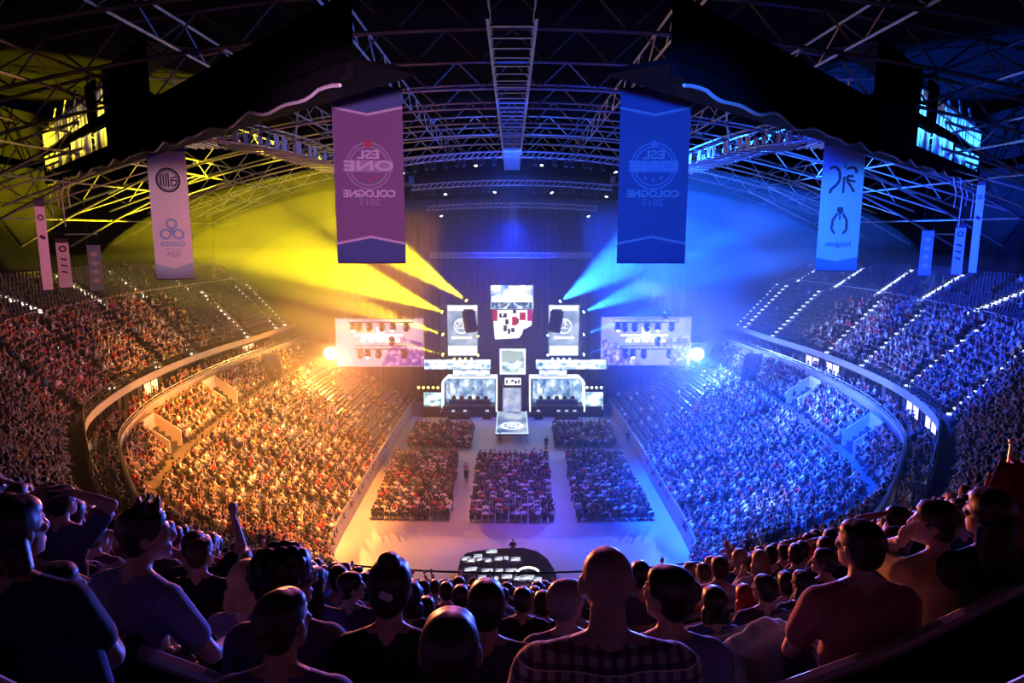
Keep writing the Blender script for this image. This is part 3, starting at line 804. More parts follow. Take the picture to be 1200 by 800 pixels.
# centre catwalk ladder
cw = empty('ceiling_catwalk', (0, 60, 34)); cw['kind'] = 'structure'
q = MB()
for sx in (-1, 1):
    q.box((sx * .95, 62, 34.2), (.14, 68, .3)); q.box((sx * .95, 62, 35.1), (.08, 68, .08))
rel(cw, q).build('side_rails', roof_m, cw)
q = MB()
for k in range(40): q.box((0, 29 + k * 1.68, 34.1), (1.9, .2, .1))
rel(cw, q).build('rungs', roof_m, cw)

def pathtruss(name, pts, w, label, cat, group, m, r=.06, h=None, lamps=0):
    pts = [Vector(p) for p in pts]; root = empty(name, pts[len(pts) // 2]); tag(root, label, cat, group)
    h = h or w; ch, wb = MB(), MB(); U = Vector((0, 0, h)); S = []
    for k, p in enumerate(pts):
        d = pts[min(len(pts) - 1, k + 1)] - pts[max(0, k - 1)]; s = Vector((d.y, -d.x, 0)).normalized() * w / 2; S.append(s)
    L = [[p + s for p, s in zip(pts, S)], [p - s for p, s in zip(pts, S)], [p + s + U for p, s in zip(pts, S)], [p - s + U for p, s in zip(pts, S)]]
    for l in L: ch.path(l, r, 4)
    for k in range(len(pts) - 1):
        wb.tube(L[0][k], L[2][k + 1], r * .6, n=4, caps=False); wb.tube(L[1][k], L[3][k + 1], r * .6, n=4, caps=False)
        wb.tube(L[0][k], L[1][k], r * .6, n=4, caps=False); wb.tube(L[2][k], L[3][k], r * .6, n=4, caps=False)
    rel(root, ch).build('chords', m, root); rel(root, wb).build('lacing', m, root)
    return root
BT = mat('bright truss', (.5, .5, .55), .4, .6)
ARC = []
for i, (y, v, uh, sag, lb) in enumerate(((80, 184, 128, 10, 'nearest arched lighting truss under the centre of the roof'), (88, 217, 118, 6, 'middle arched lighting truss under the centre of the roof'), (96, 243, 100, 4, 'farthest arched lighting truss over the dark stage drape'))):
    pts = []
    for k in range(37):
        f = -1 + 2 * k / 36; pts.append(at_y(600 + f * uh, v + sag * f * f, y))
    pathtruss('lighting_truss', pts, .6, lb, 'truss', None, BT, .055)
    n = (22, 26, 16)[i]
    for k in range(n):
        p = pts[int((k + .5) * 36 / n)] + Vector((0, 0, -.03)); s = (k % 3)
        if abs(p.x) < 1.5: continue
        moving_light(p, Vector((.3 * math.sin(k * 2.2), -.35, -.9)), LAMP_OFF if (k * 5 + i) % 7 else LAMP_W, f'small unlit or dim lamp hanging from the {("nearest", "middle", "farthest")[i]} arched roof truss', f'lamps on the {("nearest", "middle", "farthest")[i]} arched truss', 1.1, True, 'hanging_stage_light')
# wires and battens hung over the stage
for i, (u, v0, v1, y) in enumerate(((540, 250, 352, 91), (660, 250, 352, 91), (511, 256, 299, 90), (689, 256, 299, 90), (578, 250, 334, 90.2), (622, 250, 334, 90.2), (432, 300, 374, 93), (484, 300, 374, 93), (717, 300, 372, 93), (790, 300, 372, 93))):
    q = MB(); q.tube(at_y(u, v0, y), at_y(u, v1, y), .04, n=5); o = q.build('hanging_cable', black_metal)
    tag(o, 'thin dark cable hanging from the roof above the stage screens', 'cable', 'cables above the stage')

# oval ring catwalk behind the corner banners
rin = [(196, 164), (213, 166), (258, 166), (300, 171), (345, 181), (375, 190), (402, 199), (440, 208), (480, 216)]
for sx, nm in ((-1, 'left'), (1, 'right')):
    P = [at_z(u, v, 33) for u, v in rin]; P = [Vector((p.x * (1 if sx < 0 else -1), p.y, p.z)) for p in P]
    PP = []
    for k in range(len(P) - 1):
        for j in range(5): PP.append(P[k].lerp(P[k + 1], j / 5))
    PP.append(P[-1])
    root = pathtruss('ring_catwalk', PP, 1.5, f'curved roof catwalk with lit panels behind the {nm} corner banner', 'catwalk', None, BT, .08, 1.6)
    q, pn = MB(), MB()
    for k in range(len(PP) - 1):
        d = (PP[k + 1] - PP[k]).normalized(); s = Vector((d.y, -d.x, 0)); m_ = (PP[k] + PP[k + 1]) / 2
        q = MB(); q.tube(m_ - s * 1.9 - Vector((0, 0, .3)), m_ + s * 1.9 - Vector((0, 0, .3)), .07, n=4); rel(root, q).build('floor_slat', BT, root)
        if k % 5 not in (0, 3):
            a, b = PP[k] + d * .3 + s * -.76, PP[k + 1] - d * .2 + s * -.76
            for sg in (1, -1):
                oo = s * (.0 if sg > 0 else 1.52); pn = MB(); pn.hexa([a + oo, b + oo, b + oo + s * .02, a + oo + s * .02, a + oo + Vector((0, 0, 1.1)), b + oo + Vector((0, 0, 1.1)), b + oo + s * .02 + Vector((0, 0, 1.1)), a + oo + s * .02 + Vector((0, 0, 1.1))]); rel(root, pn).build('panel', white_paint, root)
    q = MB()
    for k in (3, 12, 20, 28, 36):
        if k < len(PP):
            q = MB(); q.tube(PP[k], PP[k] + Vector((sx * -1.2, -2, 4.2)), .09, n=4); q.tube(PP[k] + Vector((sx * -1.2, -2, 4.2)), PP[k] + Vector((sx * -5, -1, 5)), .07, n=4); q.tube(PP[k] + Vector((sx * -1.2, -2, 4.2)), PP[k] + Vector((sx * 3, -4, 4.2)), .07, n=4)
            rel(root, q).build('hanger', BT, root)

# big dark gantries with translucent panels
def translucent(name, col):
    m = bpy.data.materials.new(name); m.use_nodes = True; nt = m.node_tree; b = nt.nodes['Principled BSDF']
    out = nt.nodes['Material Output']; tr = nt.nodes.new('ShaderNodeBsdfTranslucent'); mx_ = nt.nodes.new('ShaderNodeMixShader')
    tc = nt.nodes.new('ShaderNodeTexCoord'); nz = nt.nodes.new('ShaderNodeTexNoise'); nz.inputs['Scale'].default_value = 1.6
    cr = nt.nodes.new('ShaderNodeValToRGB'); cr.color_ramp.elements[0].position = .3; cr.color_ramp.elements[0].color = (*[c * .45 for c in col], 1); cr.color_ramp.elements[1].position = .65; cr.color_ramp.elements[1].color = (*col, 1)
    nt.links.new(tc.outputs['Object'], nz.inputs['Vector']); nt.links.new(nz.outputs['Fac'], cr.inputs['Fac'])
    nt.links.new(cr.outputs['Color'], tr.inputs['Color']); nt.links.new(cr.outputs['Color'], b.inputs['Base Color']); b.inputs['Roughness'].default_value = .9
    mx_.inputs[0].default_value = .75; nt.links.new(b.outputs[0], mx_.inputs[1]); nt.links.new(tr.outputs[0], mx_.inputs[2]); nt.links.new(mx_.outputs[0], out.inputs['Surface'])
    return m
fab = translucent('translucent panel', (.85, .85, .8))
for sx, nm in ((-1, 'left'), (1, 'right')):
    root = empty('roof_gantry', (sx * 25, 45, 31)); tag(root, f'broad dark roof gantry with two rows of glowing panels and a wavy hem, upper {nm}', 'gantry')
    o = Vector((sx * 43.5, 65.5, 31.2)); d = Vector((-sx * .657, -.754, 0)); n = Vector((sx * .754, -.657, 0))   # n: outwards and towards the near end
    L = 59
    def P(s_, w_, z=0): return o + d * s_ + n * w_ + Vector((0, 0, z))
    fr = MB()
    def slab(s0, s1, w0, w1, z0, z1, mb=None): (mb or fr).hexa([P(s0, w0, z0), P(s1, w0, z0), P(s1, w1, z0), P(s0, w1, z0), P(s0, w0, z1), P(s1, w0, z1), P(s1, w1, z1), P(s0, w1, z1)])
    Z0, Z1, Z2, Z3, Z4 = 0.15, 1.55, 2.15, 3.75, 4.6
    slab(-.4, L, -.12, .12, -.75, Z0)            # lower band
    slab(-.4, 27, -.12, .12, Z1, Z2)             # between the panel rows
    slab(-.4, 0, -.12, .12, Z0, Z3)
    slab(27, 37, -.12, .12, Z0, Z4); slab(37, L, -.12, .12, Z0, 1.5)               # blank cloth towards the near end
    slab(21.5, 24.2, -.12, .12, Z2, Z4)
    slab(-.4, L, -2.4, .12, -.35, -.2)           # walkway floor
    slab(27, 37, -2.4, .1, Z4, Z4 + .1)
    rel(root, fr).build('deck', black_cloth, root)
    pn, gr = MB(), MB()
    for k in range(6):
        a0, a1 = k * 4.5 + .1, k * 4.5 + 4.4 - (.8 if k in (2, 4) else 0)
        zt = Z1 + .05 - (.12 * ((k * 7) % 3))
        pn = MB(); pn.add([P(a0, 0, Z0), P(a1, 0, Z0), P(a1, 0, zt), P(a0, 0, zt)], [(0, 1, 2, 3)]); rel(root, pn).build('panel', fab, root)
        for f in (1.5, 3.0): slab(a0 + f - .07, a0 + f + .07, .006, .014, Z0, zt - .2, gr)
    for s0, s1 in ((0, 21.5), (24.2, 27)):
        k = s0
        while k < s1 - .5:
            e = min(k + 4.3, s1); pn = MB(); pn.add([P(k + .05, 0, Z2), P(e - .05, 0, Z2), P(e - .05, 0, Z3), P(k + .05, 0, Z3)], [(0, 1, 2, 3)]); rel(root, pn).build('panel', fab, root)
            for f in (1.4, 2.9):
                if k + f < e: slab(k + f - .12, k + f + .12, .006, .016, Z2, Z3, gr)
            slab(k - .2, k + .2, .006, .02, Z2, Z3, gr); k += 4.3
        slab(s0, s1, .006, .016, (Z2 + Z3) / 2 - .06, (Z2 + Z3) / 2 + .06, gr)
    rel(root, gr).build('panel_bars', black_metal, root)
    hem = MB(); pts = []
    for k in range(121):
        s_ = -.4 + L * k / 120; pts.append(P(s_, .14, -.85 - .22 * abs(math.sin(s_ * .55)) - .08 * math.sin(s_ * 1.7)))
    hem.path(pts, .06, 5)
    rel(root, hem).build('hem_cord', mat('pale cord', (.75, .72, .66), .7), root)
    sk = MB(); sk.add([p for p in pts] + [P(-.4 + L * k / 120, .13, -.3) for k in range(121)], [(i, i + 1, 122 + i, 121 + i) for i in range(120)])
    rel(root, sk).build('skirt', black_cloth, root)
    hg = MB()
    slab(-.4, 27, -.1, .1, Z3, Z3 + .12, hg); slab(-.4, 27, -1.2, -1.05, Z3 + .6, Z3 + .75, hg)
    for k in range(14):
        s_ = .4 + k * 2
        hg.tube(P(s_, 0, Z3), P(s_ + 1, -.6, Z3 + .9), .05, n=4); hg.tube(P(s_ + 2, 0, Z3), P(s_ + 1, -.6, Z3 + .9), .05, n=4); hg.tube(P(s_, 0, Z3 + .1), P(s_ + .6, -1.1, Z3 + .7), .05, n=4)
    for k in range(6):
        s_ = 3 + k * 5
        hg.tube(P(s_ + 2, -.1, Z3), P(s_ + 3, -.3, 5.2), .11, n=5)
    rel(root, hg).build('hangers', roof_m, root)
    rp_ = MB()
    for k, (s_, dz) in enumerate(((4, 3.2), (7.5, 2.2), (10, 4.0), (13, 2.5))):
        rp_.path([P(s_, .2, -.9), P(s_ + .5, .3, -1.6), P(s_ - .2, .4, -2.2), P(s_ + .2 , .4, -.9 - dz)], .05, 4)
    rel(root, rp_).build('rope', mat('pale cord', (.75, .72, .66), .7), root)
    # struts on the outer side walls
    q = MB()
    for k in range(7):
        y = 50 + k * 8; q.tube((sx * 33, y, zr(33)), (sx * 41, y - 1, 27.5), .12, n=5); q.tube((sx * 41, y - 1, 27.5), (sx * 48, y, 24), .12, n=5); q.tube((sx * 37, y, 30), (sx * 37, y + 8, 30), .08, n=4); q.tube((sx * 42.5, y, 27), (sx * 42.5, y + 8, 27), .08, n=4); q.tube((sx * 41, y - 1, 27.5), (sx * 33, y + 7, zr(33)), .07, n=4)
    o2 = q.build('ceiling_bracing', roof_m); o2['kind'] = 'structure'
    q = MB()
    for k in range(5):
        y = 46 + k * 10; q.box((sx * 47.6, y, 28.2), (.2, 9.4, .25)); q.box((sx * 47.4, y, 25.6), (.2, 6, .12))
    o2 = q.build('trim_wall_beams', roof_m); o2['kind'] = 'structure'

# ------------------------------------------------------------------ banners
ban_white = mat('banner white', (.8, .78, .8), .8); ban_ink = mat('banner ink', (.05, .04, .07), .8)
ban_purple = mat('banner cloth purple', (.34, .2, .36), .8, noise=.08, nscale=.5); ban_blue = mat('banner cloth blue', (.12, .17, .42), .8)
ban_blue_lit = mat('banner cloth blue-lit', (.14, .2, .42), .8, noise=.08, nscale=.5)  # blue light on the right banner mixed into its cloth colour
ban_red = mat('banner red', (.75, .1, .15), .8); ban_sky = mat('banner pale blue', (.42, .6, .75), .8); ban_cyan = mat('banner logo blue', (.3, .48, .75), .8)
ban_slate = mat('banner slate', (.13, .13, .28), .8); ban_stripe = mat('banner stripe', (.9, .75, .88), .7); ban_grey = mat('banner lettering grey', (.55, .45, .6), .8)
ban_fn = mat('banner sky', (.3, .5, .75), .8, noise=.1, nscale=.6); ban_fd = mat('banner mid blue', (.1, .2, .45), .8)

class Ban:
    """flat cloth hanging from a batten; marks lie on its front in local x (right) and z (down from the top = negative)"""
    def __init__(s, loc, w, h, rz, label, cloth, cables=True):
        s.root = empty('hanging_banner', loc, rz); tag(s.root, label, 'banner'); s.w, s.h = w, h
        q = MB(); n = 14
        for side in (0, 1):
            pass
        vs = []
        for j in range(n + 1):
            for i in range(7):
                x = -w / 2 + w * i / 6; z = -h * j / n; vs.append((x, .012, z))
        fs = [(j * 7 + i, j * 7 + i + 1, (j + 1) * 7 + i + 1, (j + 1) * 7 + i) for j in range(n) for i in range(6)]
        q.add(vs, fs); q.add([(x, .03, z) for x, y, z in vs], [tuple(reversed(f)) for f in fs]); q.build('cloth', cloth, s.root)
        q = MB(); q.tube((-w / 2 - .1, .02, .03), (w / 2 + .1, .02, .03), .05, n=6); q.build('batten', black_metal, s.root); q = MB(); q.tube((-w / 2, .02, -h), (w / 2, .02, -h), .035, n=6); q.build('weight_bar', black_metal, s.root)
        if cables:
            q = MB()
            for x in (-w * .4, w * .4): q.tube((x, .02, .03), (x, .02, 4), .015, n=4)
            q.build('cable', black_metal, s.root)
    def poly(s, pts, m, name='print', lvl=1):
        q = MB(); q.add([(x, -.004 * lvl, z) for x, z in pts], [tuple(range(len(pts)))]); return q
    def marks(s, name, m, items):
        q = MB()
        for it in items:
            if it[0] == 'poly': q.add([(x, -.004 * it[2], z) for x, z in it[1]], [tuple(range(len(it[1])))])
            elif it[0] == 'ring':
                _, cx, cz, r0, r1, lv = it[:6]; a0, a1 = it[6] if len(it) > 6 else (0, 360); sx_ = it[7] if len(it) > 7 else 1; n = 40; vs = []
                for k in range(n + 1):
                    a = math.radians(a0 + (a1 - a0) * k / n)
                    for r in (r0, r1): vs.append((cx + r * math.cos(a) * sx_, -.004 * lv, cz + r * math.sin(a)))
                q.add(vs, [(2 * k, 2 * k + 1, 2 * k + 3, 2 * k + 2) for k in range(n)])
            elif it[0] == 'text':
                _, tx, cx, cz, size, wide, off, lv, mir = it
                vs, fs = text_geo(tx, size, off, wide, mir); q.add([(cx + a, -.004 * lv, cz + b) for a, b in vs], fs)
            elif it[0] == 'line':
                _, pts, th, lv = it
                for (x0, z0), (x1, z1) in zip(pts, pts[1:]):
                    dx, dz = x1 - x0, z1 - z0; L = math.hypot(dx, dz); nx, nz = -dz / L * th / 2, dx / L * th / 2
                    q.add([(x0 + nx, -.004 * lv, z0 + nz), (x1 + nx, -.004 * lv, z1 + nz), (x1 - nx, -.004 * lv, z1 - nz), (x0 - nx, -.004 * lv, z0 - nz)], [(0, 1, 2, 3)])
        return q.build(name, m, s.root)

for (u0, v0, u1, v1, y, cloth, cap, strp, txt, grey, red, lb) in (
        (428, 103.5, 437, 308, 38, ban_purple, ban_blue, ban_stripe, ban_stripe, ban_grey, ban_red, 'large purple banner with mirrored round emblem and COLOGNE 2015'),
        (767, 104, 764.5, 308, 38, ban_blue_lit, ban_blue, ban_sky, ban_sky, ban_cyan, ban_cyan, 'large blue-lit banner with mirrored round emblem and COLOGNE 2015')):  # same print as the left one, colours shifted by painted-in blue light
    a, b = at_y(u0, v0, y), at_y(u1, v1, y); h = a.z - b.z; w = 3.75
    Bn = Ban(((a.x + b.x) / 2, y, a.z), w, h, 0.03 if u0 < 600 else -.03, lb, cloth); W = w / 2
    z1, z2 = -h * .105, -h * .145; z3, z4 = -h * .885, -h * .845
    Bn.marks('top_block', cap, [('poly', [(-W, 0), (W, 0), (W, z1), (0, z2), (-W, z1)], 1)])
    Bn.marks('bottom_block', cap, [('poly', [(-W, z3), (0, z4), (W, z3), (W, -h), (-W, -h)], 1)])
    Bn.marks('chevron_stripe', strp, [('line', [(-W, z1), (0, z2), (W, z1)], .13, 3), ('line', [(-W, z3), (0, z4), (W, z3)], .13, 3)])
    ez = -h * .435
    em_ = Bn.marks('emblem_ring', grey, [('ring', 0, ez, 1.17, 1.25, 2), ('ring', 0, ez, .98, 1.06, 2), ('poly', [(-1.3, ez - .32), (1.3, ez - .32), (1.3, ez + .3), (-1.3, ez + .3)], 3)])
    Bn.marks('emblem_lettering', txt, [('text', 'ESL', 0, ez + .58, .62, 1.35, .02, 5, True), ('text', 'ONE', 0, ez - .01, .74, 1.75, .022, 6, True)]).parent = em_
    st = []
    for cx in (-.42, 0, .42):
        cz = ez - .62 - (.12 if cx == 0 else 0)
        st.append(('poly', [(cx + (.13 if k % 2 == 0 else .055) * math.sin(2 * PI * k / 10), cz + (.13 if k % 2 == 0 else .055) * math.cos(2 * PI * k / 10)) for k in range(10)], 4))
    st += [('poly', [(-.14, ez + .98), (-.2, ez + 1.16), (-.02, ez + 1.42), (.06, ez + 1.25), (.2, ez + 1.3), (.16, ez + 1.02)], 4)]
    for k_, s_ in enumerate(st): Bn.marks('star' if k_ < 3 else 'leaf', red, [s_]).parent = em_
    Bn.marks('lettering', txt, [('text', 'COLOGNE', 0, -h * .595, .52, 1.12, .022, 3, True)])
    Bn.marks('year_lettering', grey, [('text', '2015', 0, -h * .645, .5, 1.2, .0, 3, True)])
    a2 = Bn

# left corner banner (white with two dark/blue emblems)
a, b = at_y(193.5, 168.5, 46), at_y(206, 327, 46); h = a.z - b.z; w = 2.3; W = w / 2
Bn = Ban((a.x, 46, a.z), w, h, math.radians(24), 'tall white banner with a dark striped round emblem and a blue swirl emblem', ban_white)
Bn.marks('top_block', ban_slate, [('poly', [(-W, 0), (W, 0), (W, -.45), (-.15, -.45), (-W, -1.05)], 1)])
Bn.marks('bottom_block', ban_sky, [('poly', [(-W, -h + 1.05), (.0, -h + .72), (W, -h + 1.12), (W, -h), (-W, -h)], 1)])
cz = -h * .262
bars = [('ring', 0, cz, .66, .8, 2, (0, 360), .92), ('ring', 0, cz, .56, .61, 2, (0, 360), .92)]
for k, x in enumerate((-.42, -.27, -.12, .02)): bars.append(('poly', [(x - .045, cz - .45 + abs(x) * .3), (x + .045, cz - .5 + abs(x) * .3), (x + .045, cz + .5 - abs(x) * .3), (x - .045, cz + .45 - abs(x) * .3)], 3))
bars += [('line', [(.5, cz + .22), (.2, cz + .14), (.16, cz - .4)], .09, 3), ('line', [(.2, cz - .02), (.5, cz + .0), (.48, cz - .25), (.22, cz - .38)], .09, 3)]
Bn.marks('round_emblem', ban_ink, bars)
cz = -h * .635
Bn.marks('swirl_emblem', ban_cyan, [('ring', 0, cz + .45, .22, .36, 2), ('ring', -.38, cz - .22, .22, .36, 2), ('ring', .38, cz - .22, .22, .36, 2), ('line', [(-.1, cz + .1), (.0, cz - .15), (.14, cz + .1)], .14, 3)])
Bn.marks('lettering', ban_cyan, [('text', 'CLOUD9', 0, -h * .735, .42, .9, .012, 2, True)])
Bn.marks('lower_lettering', ban_grey, [('text', 'G2A', 0, -h * .812, .46, 1.0, .012, 2, True), ('line', [(-.55, -h * .772), (.55, -h * .772)], .03, 2)])

# right corner banner
a, b = at_y(991, 161, 46), at_y(982, 317, 46); h = a.z - b.z; w = 2.5; W = w / 2
Bn = Ban((a.x, 46, a.z), w, h, math.radians(-24), 'tall pale blue banner with two dark mirrored emblems at the right corner', ban_fn)
Bn.marks('top_block', ban_fd, [('poly', [(-W, 0), (W, 0), (W, -.85), (.15, -.45), (-W, -.5)], 1)])
Bn.marks('bottom_block', ban_fd, [('poly', [(-W, -h + .85), (0, -h + .62), (W, -h + .95), (W, -h), (-W, -h)], 1)])
cz = -h * .3
Bn.marks('upper_emblem', ban_ink, [('line', [(-.78, cz + .62), (-.62, cz + .74), (-.4, cz + .72), (-.2, cz + .45), (-.14, cz - .05), (-.3, cz - .38), (-.66, cz - .7), (-.7, cz - .95)], .17, 2), ('line', [(.1, cz - .95), (.1, cz + .1)], .13, 2), ('line', [(.78, cz + .3), (.8, cz + .55), (.55, cz + .68), (.2, cz + .6)], .17, 2),
    ('line', [(.12, cz + .98), (.08, cz + .65)], .07, 2), ('line', [(.66, cz + .1), (.3, cz + .15), (.28, cz - .15), (.5, cz - .5), (.74, cz - .9)], .16, 3), ('line', [(.3, cz - .1), (.78, cz - .25)], .14, 4)])
cz = -h * .625
Bn.marks('lower_emblem', ban_ink, [('poly', [(-.16, cz + .95), (.16, cz + .95), (.2, cz + .72), (0, cz + .4), (-.2, cz + .72)], 2), ('line', [(-.16, cz + .55), (-.42, cz + .1), (-.45, cz - .5), (-.25, cz - .78)], .13, 3), ('line', [(.16, cz + .55), (.42, cz + .1), (.45, cz - .5), (.25, cz - .78)], .13, 3), ('line', [(0, cz + .45), (0, cz + .12)], .08, 3)])
Bn.marks('lettering', ban_fd, [('text', 'kinguin', 0, -h * .795, .5, 1.1, .012, 2, True)])

# small banners high above the side stands
def small(u0, v0, u1, v1, y, w, rz, cloth, marks, label):
    a, b = at_y(u0, v0, y), at_y(u1, v1, y); h = a.z - b.z
    B_ = Ban(((a.x + b.x) / 2, y, a.z), w, h, math.radians(rz), label, cloth)
    for nm, m, it in marks(h, w / 2): B_.marks(nm, m, it)
def dia(m):
    return lambda h, W: [('diamonds', m, [('poly', [(0, -h * (.14 + .19 * k)), (W * .7, -h * (.2 + .19 * k)), (0, -h * (.26 + .19 * k)), (-W * .7, -h * (.2 + .19 * k))], 1) for k in range(4)])]
def letters(t, m):      # blurred dark marks: a ring and short strokes
    return lambda h, W: [('mark', m, [('ring', 0, -h * .2, W * .34, W * .6, 1)] + [('line', [(-W * .5, -h * (.4 + .13 * k)), (W * .5, -h * (.43 + .13 * k))], h * .035, 1) for k in range(len(t))]), ('end_block', ban_ink, [('poly', [(-W, 0), (W, 0), (W, -h * .08), (-W, -h * .08)], 1)])]
small(111, 287, 112.5, 341, 64, 1.15, 10, ban_cyan, dia(ban_white), 'small blue banner with white diamonds above the left stand')
small(73, 280, 77, 337, 60, .95, 40, ban_white, letters('EST', ban_ink), 'small white banner with dark marks, second from left above the left stand')
small(47, 233, 55, 340, 54, .75, 60, ban_white, letters('E', ban_ink), 'thin white banner seen nearly edge-on at the far left')
small(1086, 270, 1085, 323, 64, 1.05, -12, ban_fn, dia(ban_white), 'small blue banner with pale diamonds above the right stand')
small(1124, 262, 1123, 322, 60, .8, -40, ban_fn, letters('EST', ban_ink), 'small pale banner, second from right above the right stand')
small(1146, 208, 1144, 320, 54, .6, -60, ban_fn, letters('E', ban_ink), 'thin pale banner seen nearly edge-on at the far right')
# ------------------------------------------------------------------ aisles, seats, crowd
def nearest_t(R, p, lo=-1, hi=1):
    best = (1e9, 0)
    for i in range(801):
        t = lo + (hi - lo) * i / 800; q = rp(R, t); d = (q.x - p.x) ** 2 + (q.y - p.y) ** 2
        if d < best[0]: best = (d, t)
    return best[1]
A1 = [nearest_t(E1, at_z(u, v, 12.8), -1, 0) for u, v in ((143, 428), (187, 412), (230, 392), (275, 382), (308, 374), (337, 365))]
A1 += [A1[0] + .09, A1[0] + .18]
A1 = sorted(A1)
A2 = [nearest_t(M, at_z(u, v, 18.5), -1, 0) for u, v in ((62, 370), (117, 357), (173, 348), (217, 340), (250, 333))]
AISLES1 = A1 + [-t for t in A1]; AISLES2 = A2 + [-t for t in A2]
step_m = mat('aisle step', (.5, .48, .46), .7); strip_m = emat('aisle step light', (1, .86, .74), 2.2); strip_mr = emat('aisle step light cool', (.62, .74, 1), 2.2)
for lst, R0, R1, n, wh in ((AISLES1, E1, M, N1, 'front'), (AISLES2, M, F, N2S, 'back')):
    for t in lst:
        a, b = rp(R0, t), rp(R1, t); dt = .006; d = (rp(R0, t + dt) - a); d.z = 0; d.normalize(); o = (b - a); o.z = 0; o.normalize()
        sd = 'left' if t < 0 else 'right'
        same = sorted([x for x in lst if (x < 0) == (t < 0)], key=abs); k = same.index(t)
        root = empty('aisle_stair', a); tag(root, f'bright-edged aisle, {ORD[k]} from the near end, {wh} half of the {sd} upper tier', 'stairs', f'aisles of the {sd} upper tier')
        q, g = MB(), MB(); m = n * 2
        rot = Matrix((d, o, Vector((0, 0, 1)))).transposed()
        for i in range(m):
            p = a.lerp(b, (i + .5) / m); zz = a.z + (b.z - a.z) * (math.floor(i / 2) / n) + (.02 if i % 2 == 0 else (b.z - a.z) / n / 2 + .02)
            q.box((p.x - a.x, p.y - a.y, zz - a.z - .04), (1.05, (b - a).length / m * .9, .12), rot)
            if i % 2 == 0 or wh == 'back': g.box((p.x - a.x + d.x * .5, p.y - a.y + d.y * .5, zz - a.z + .06), (.26, (b - a).length / m * 1.3, .12), rot)
        q.build('steps', step_m, root); g.build('edge_light', strip_m if t < 0 else strip_mr, root)

# --- seats of the empty rows
def facing(p):
    n = Vector((-p.x, 66 - p.y, 0)); n.normalize(); s = Vector((-p.x, 92 - p.y, 0)).normalized(); f = (n * .5 + s * .5).normalized()
    return math.atan2(-f.x, f.y)
sq = MB(); sq.rbox((0, .02, .42), (.44, .4, .06), .03); sq.rbox((0, -.2, .68), (.44, .06, .5), .03, Matrix.Rotation(.15, 3, 'X')); sq.box((0, -.05, .2), (.06, .3, .4))
seat_m = mat('seat plastic', (.085, .08, .1), .45, spec=.5)
SEAT_ME = sq.mesh('stadium_seat', seat_m)
SEATS = []; SPOTS = []     # SPOTS: (x, y, z, rz, zone, row, s)
def in_view(p, pad=40):
    u, v, t = proj(p + Vector((0, 0, 1)))
    return t > .5 and -pad < u < 1200 + pad and -pad < v < 800 + pad * 2
def fill(R0, R1, n, tlo, thi, aisles, occ, zone, pitch=.53, so=.45, agap=.75):
    K = 900; ts_ = [tlo + (thi - tlo) * i / K for i in range(K + 1)]
    for i in range(n):
        s = (i + so) / n; P0 = [lerp_ring(R0, R1, s, t) for t in ts_]
        z = rp(R0, ts_[0]).z; acc = 0.0
        apos = [lerp_ring(R0, R1, s, a) for a in aisles]
        for k in range(1, K + 1):
            acc += (P0[k] - P0[k - 1]).length
            if acc >= pitch:
                acc -= pitch; p = P0[k].copy(); t = ts_[k]
                a_, b_ = rp(R0, t), rp(R1, t); p.z = a_.z + (b_.z - a_.z) * i / n
                if not in_view(p) or (zone in ('lower', 'middle') and abs(p.x) < 13.5 and p.y < 47): continue
                if any((p.x - q.x) ** 2 + (p.y - q.y) ** 2 < agap ** 2 for q in apos): continue
                pr_ = occ(p, s, t)
                (SPOTS if random.random() < pr_ else SEATS).append((p.x, p.y, p.z, facing(p), zone, i, s, t))
def occ_up1(p, s, t):
    if p.y < 74: return .97
    return max(0.03, .95 - (p.y - 74) / 9 - s * .15)
def occ_up2(p, s, t): return .97 if p.y < 46 else (.6 if p.y < 51 and s < .5 else .04)
fill(E1, M, N1, -1, 1, AISLES1, occ_up1, 'upper front')
fill(M, F, N2N, -TNEAR, TNEAR, [], lambda p, s, t: .98, 'upper near')
fill(M, F, N2S, -1, -TNEAR, AISLES2, occ_up2, 'upper back'); fill(M, F, N2S, TNEAR, 1, AISLES2, occ_up2, 'upper back')
LOW_A = [-.98 + .001, -.86, -.74, -.62, -.5, -.38]; LOW_A = LOW_A + [-x for x in LOW_A]
def occ_low(p, s, t):
    lim = 72 + 14 * s
    return .985 if p.y < lim else .1
fill(A, B, NL, -1, 1, LOW_A, occ_low, 'lower', .5, .45, .42)
VOM = []
for u, v in ((247, 470), (302, 440), (205, 520)):
    VOM.append(nearest_t(B1, at_z(u, v, 8.6), -1, 0))
VOM += [-t for t in VOM]
fill(B1, Cc, 5, -.97, .97, VOM, lambda p, s, t: .95 if p.y < 88 else .2, 'middle', .5, .45, 1.7)

G0 = offset_ring(E, .5)
for zz_, Ra, Rb, tag_ in ((10.6, D, G, 'suite'),):
    fill(lift(offset_ring(D, .35), 10.6), lift(offset_ring(D, 1.9), 10.6), 2, -.93, .93, [], lambda p, s, t: (.75 if abs(t) > .34 and p.y < 88 else 0) if random.random() < .9 else 0, 'suite', .62, .45)
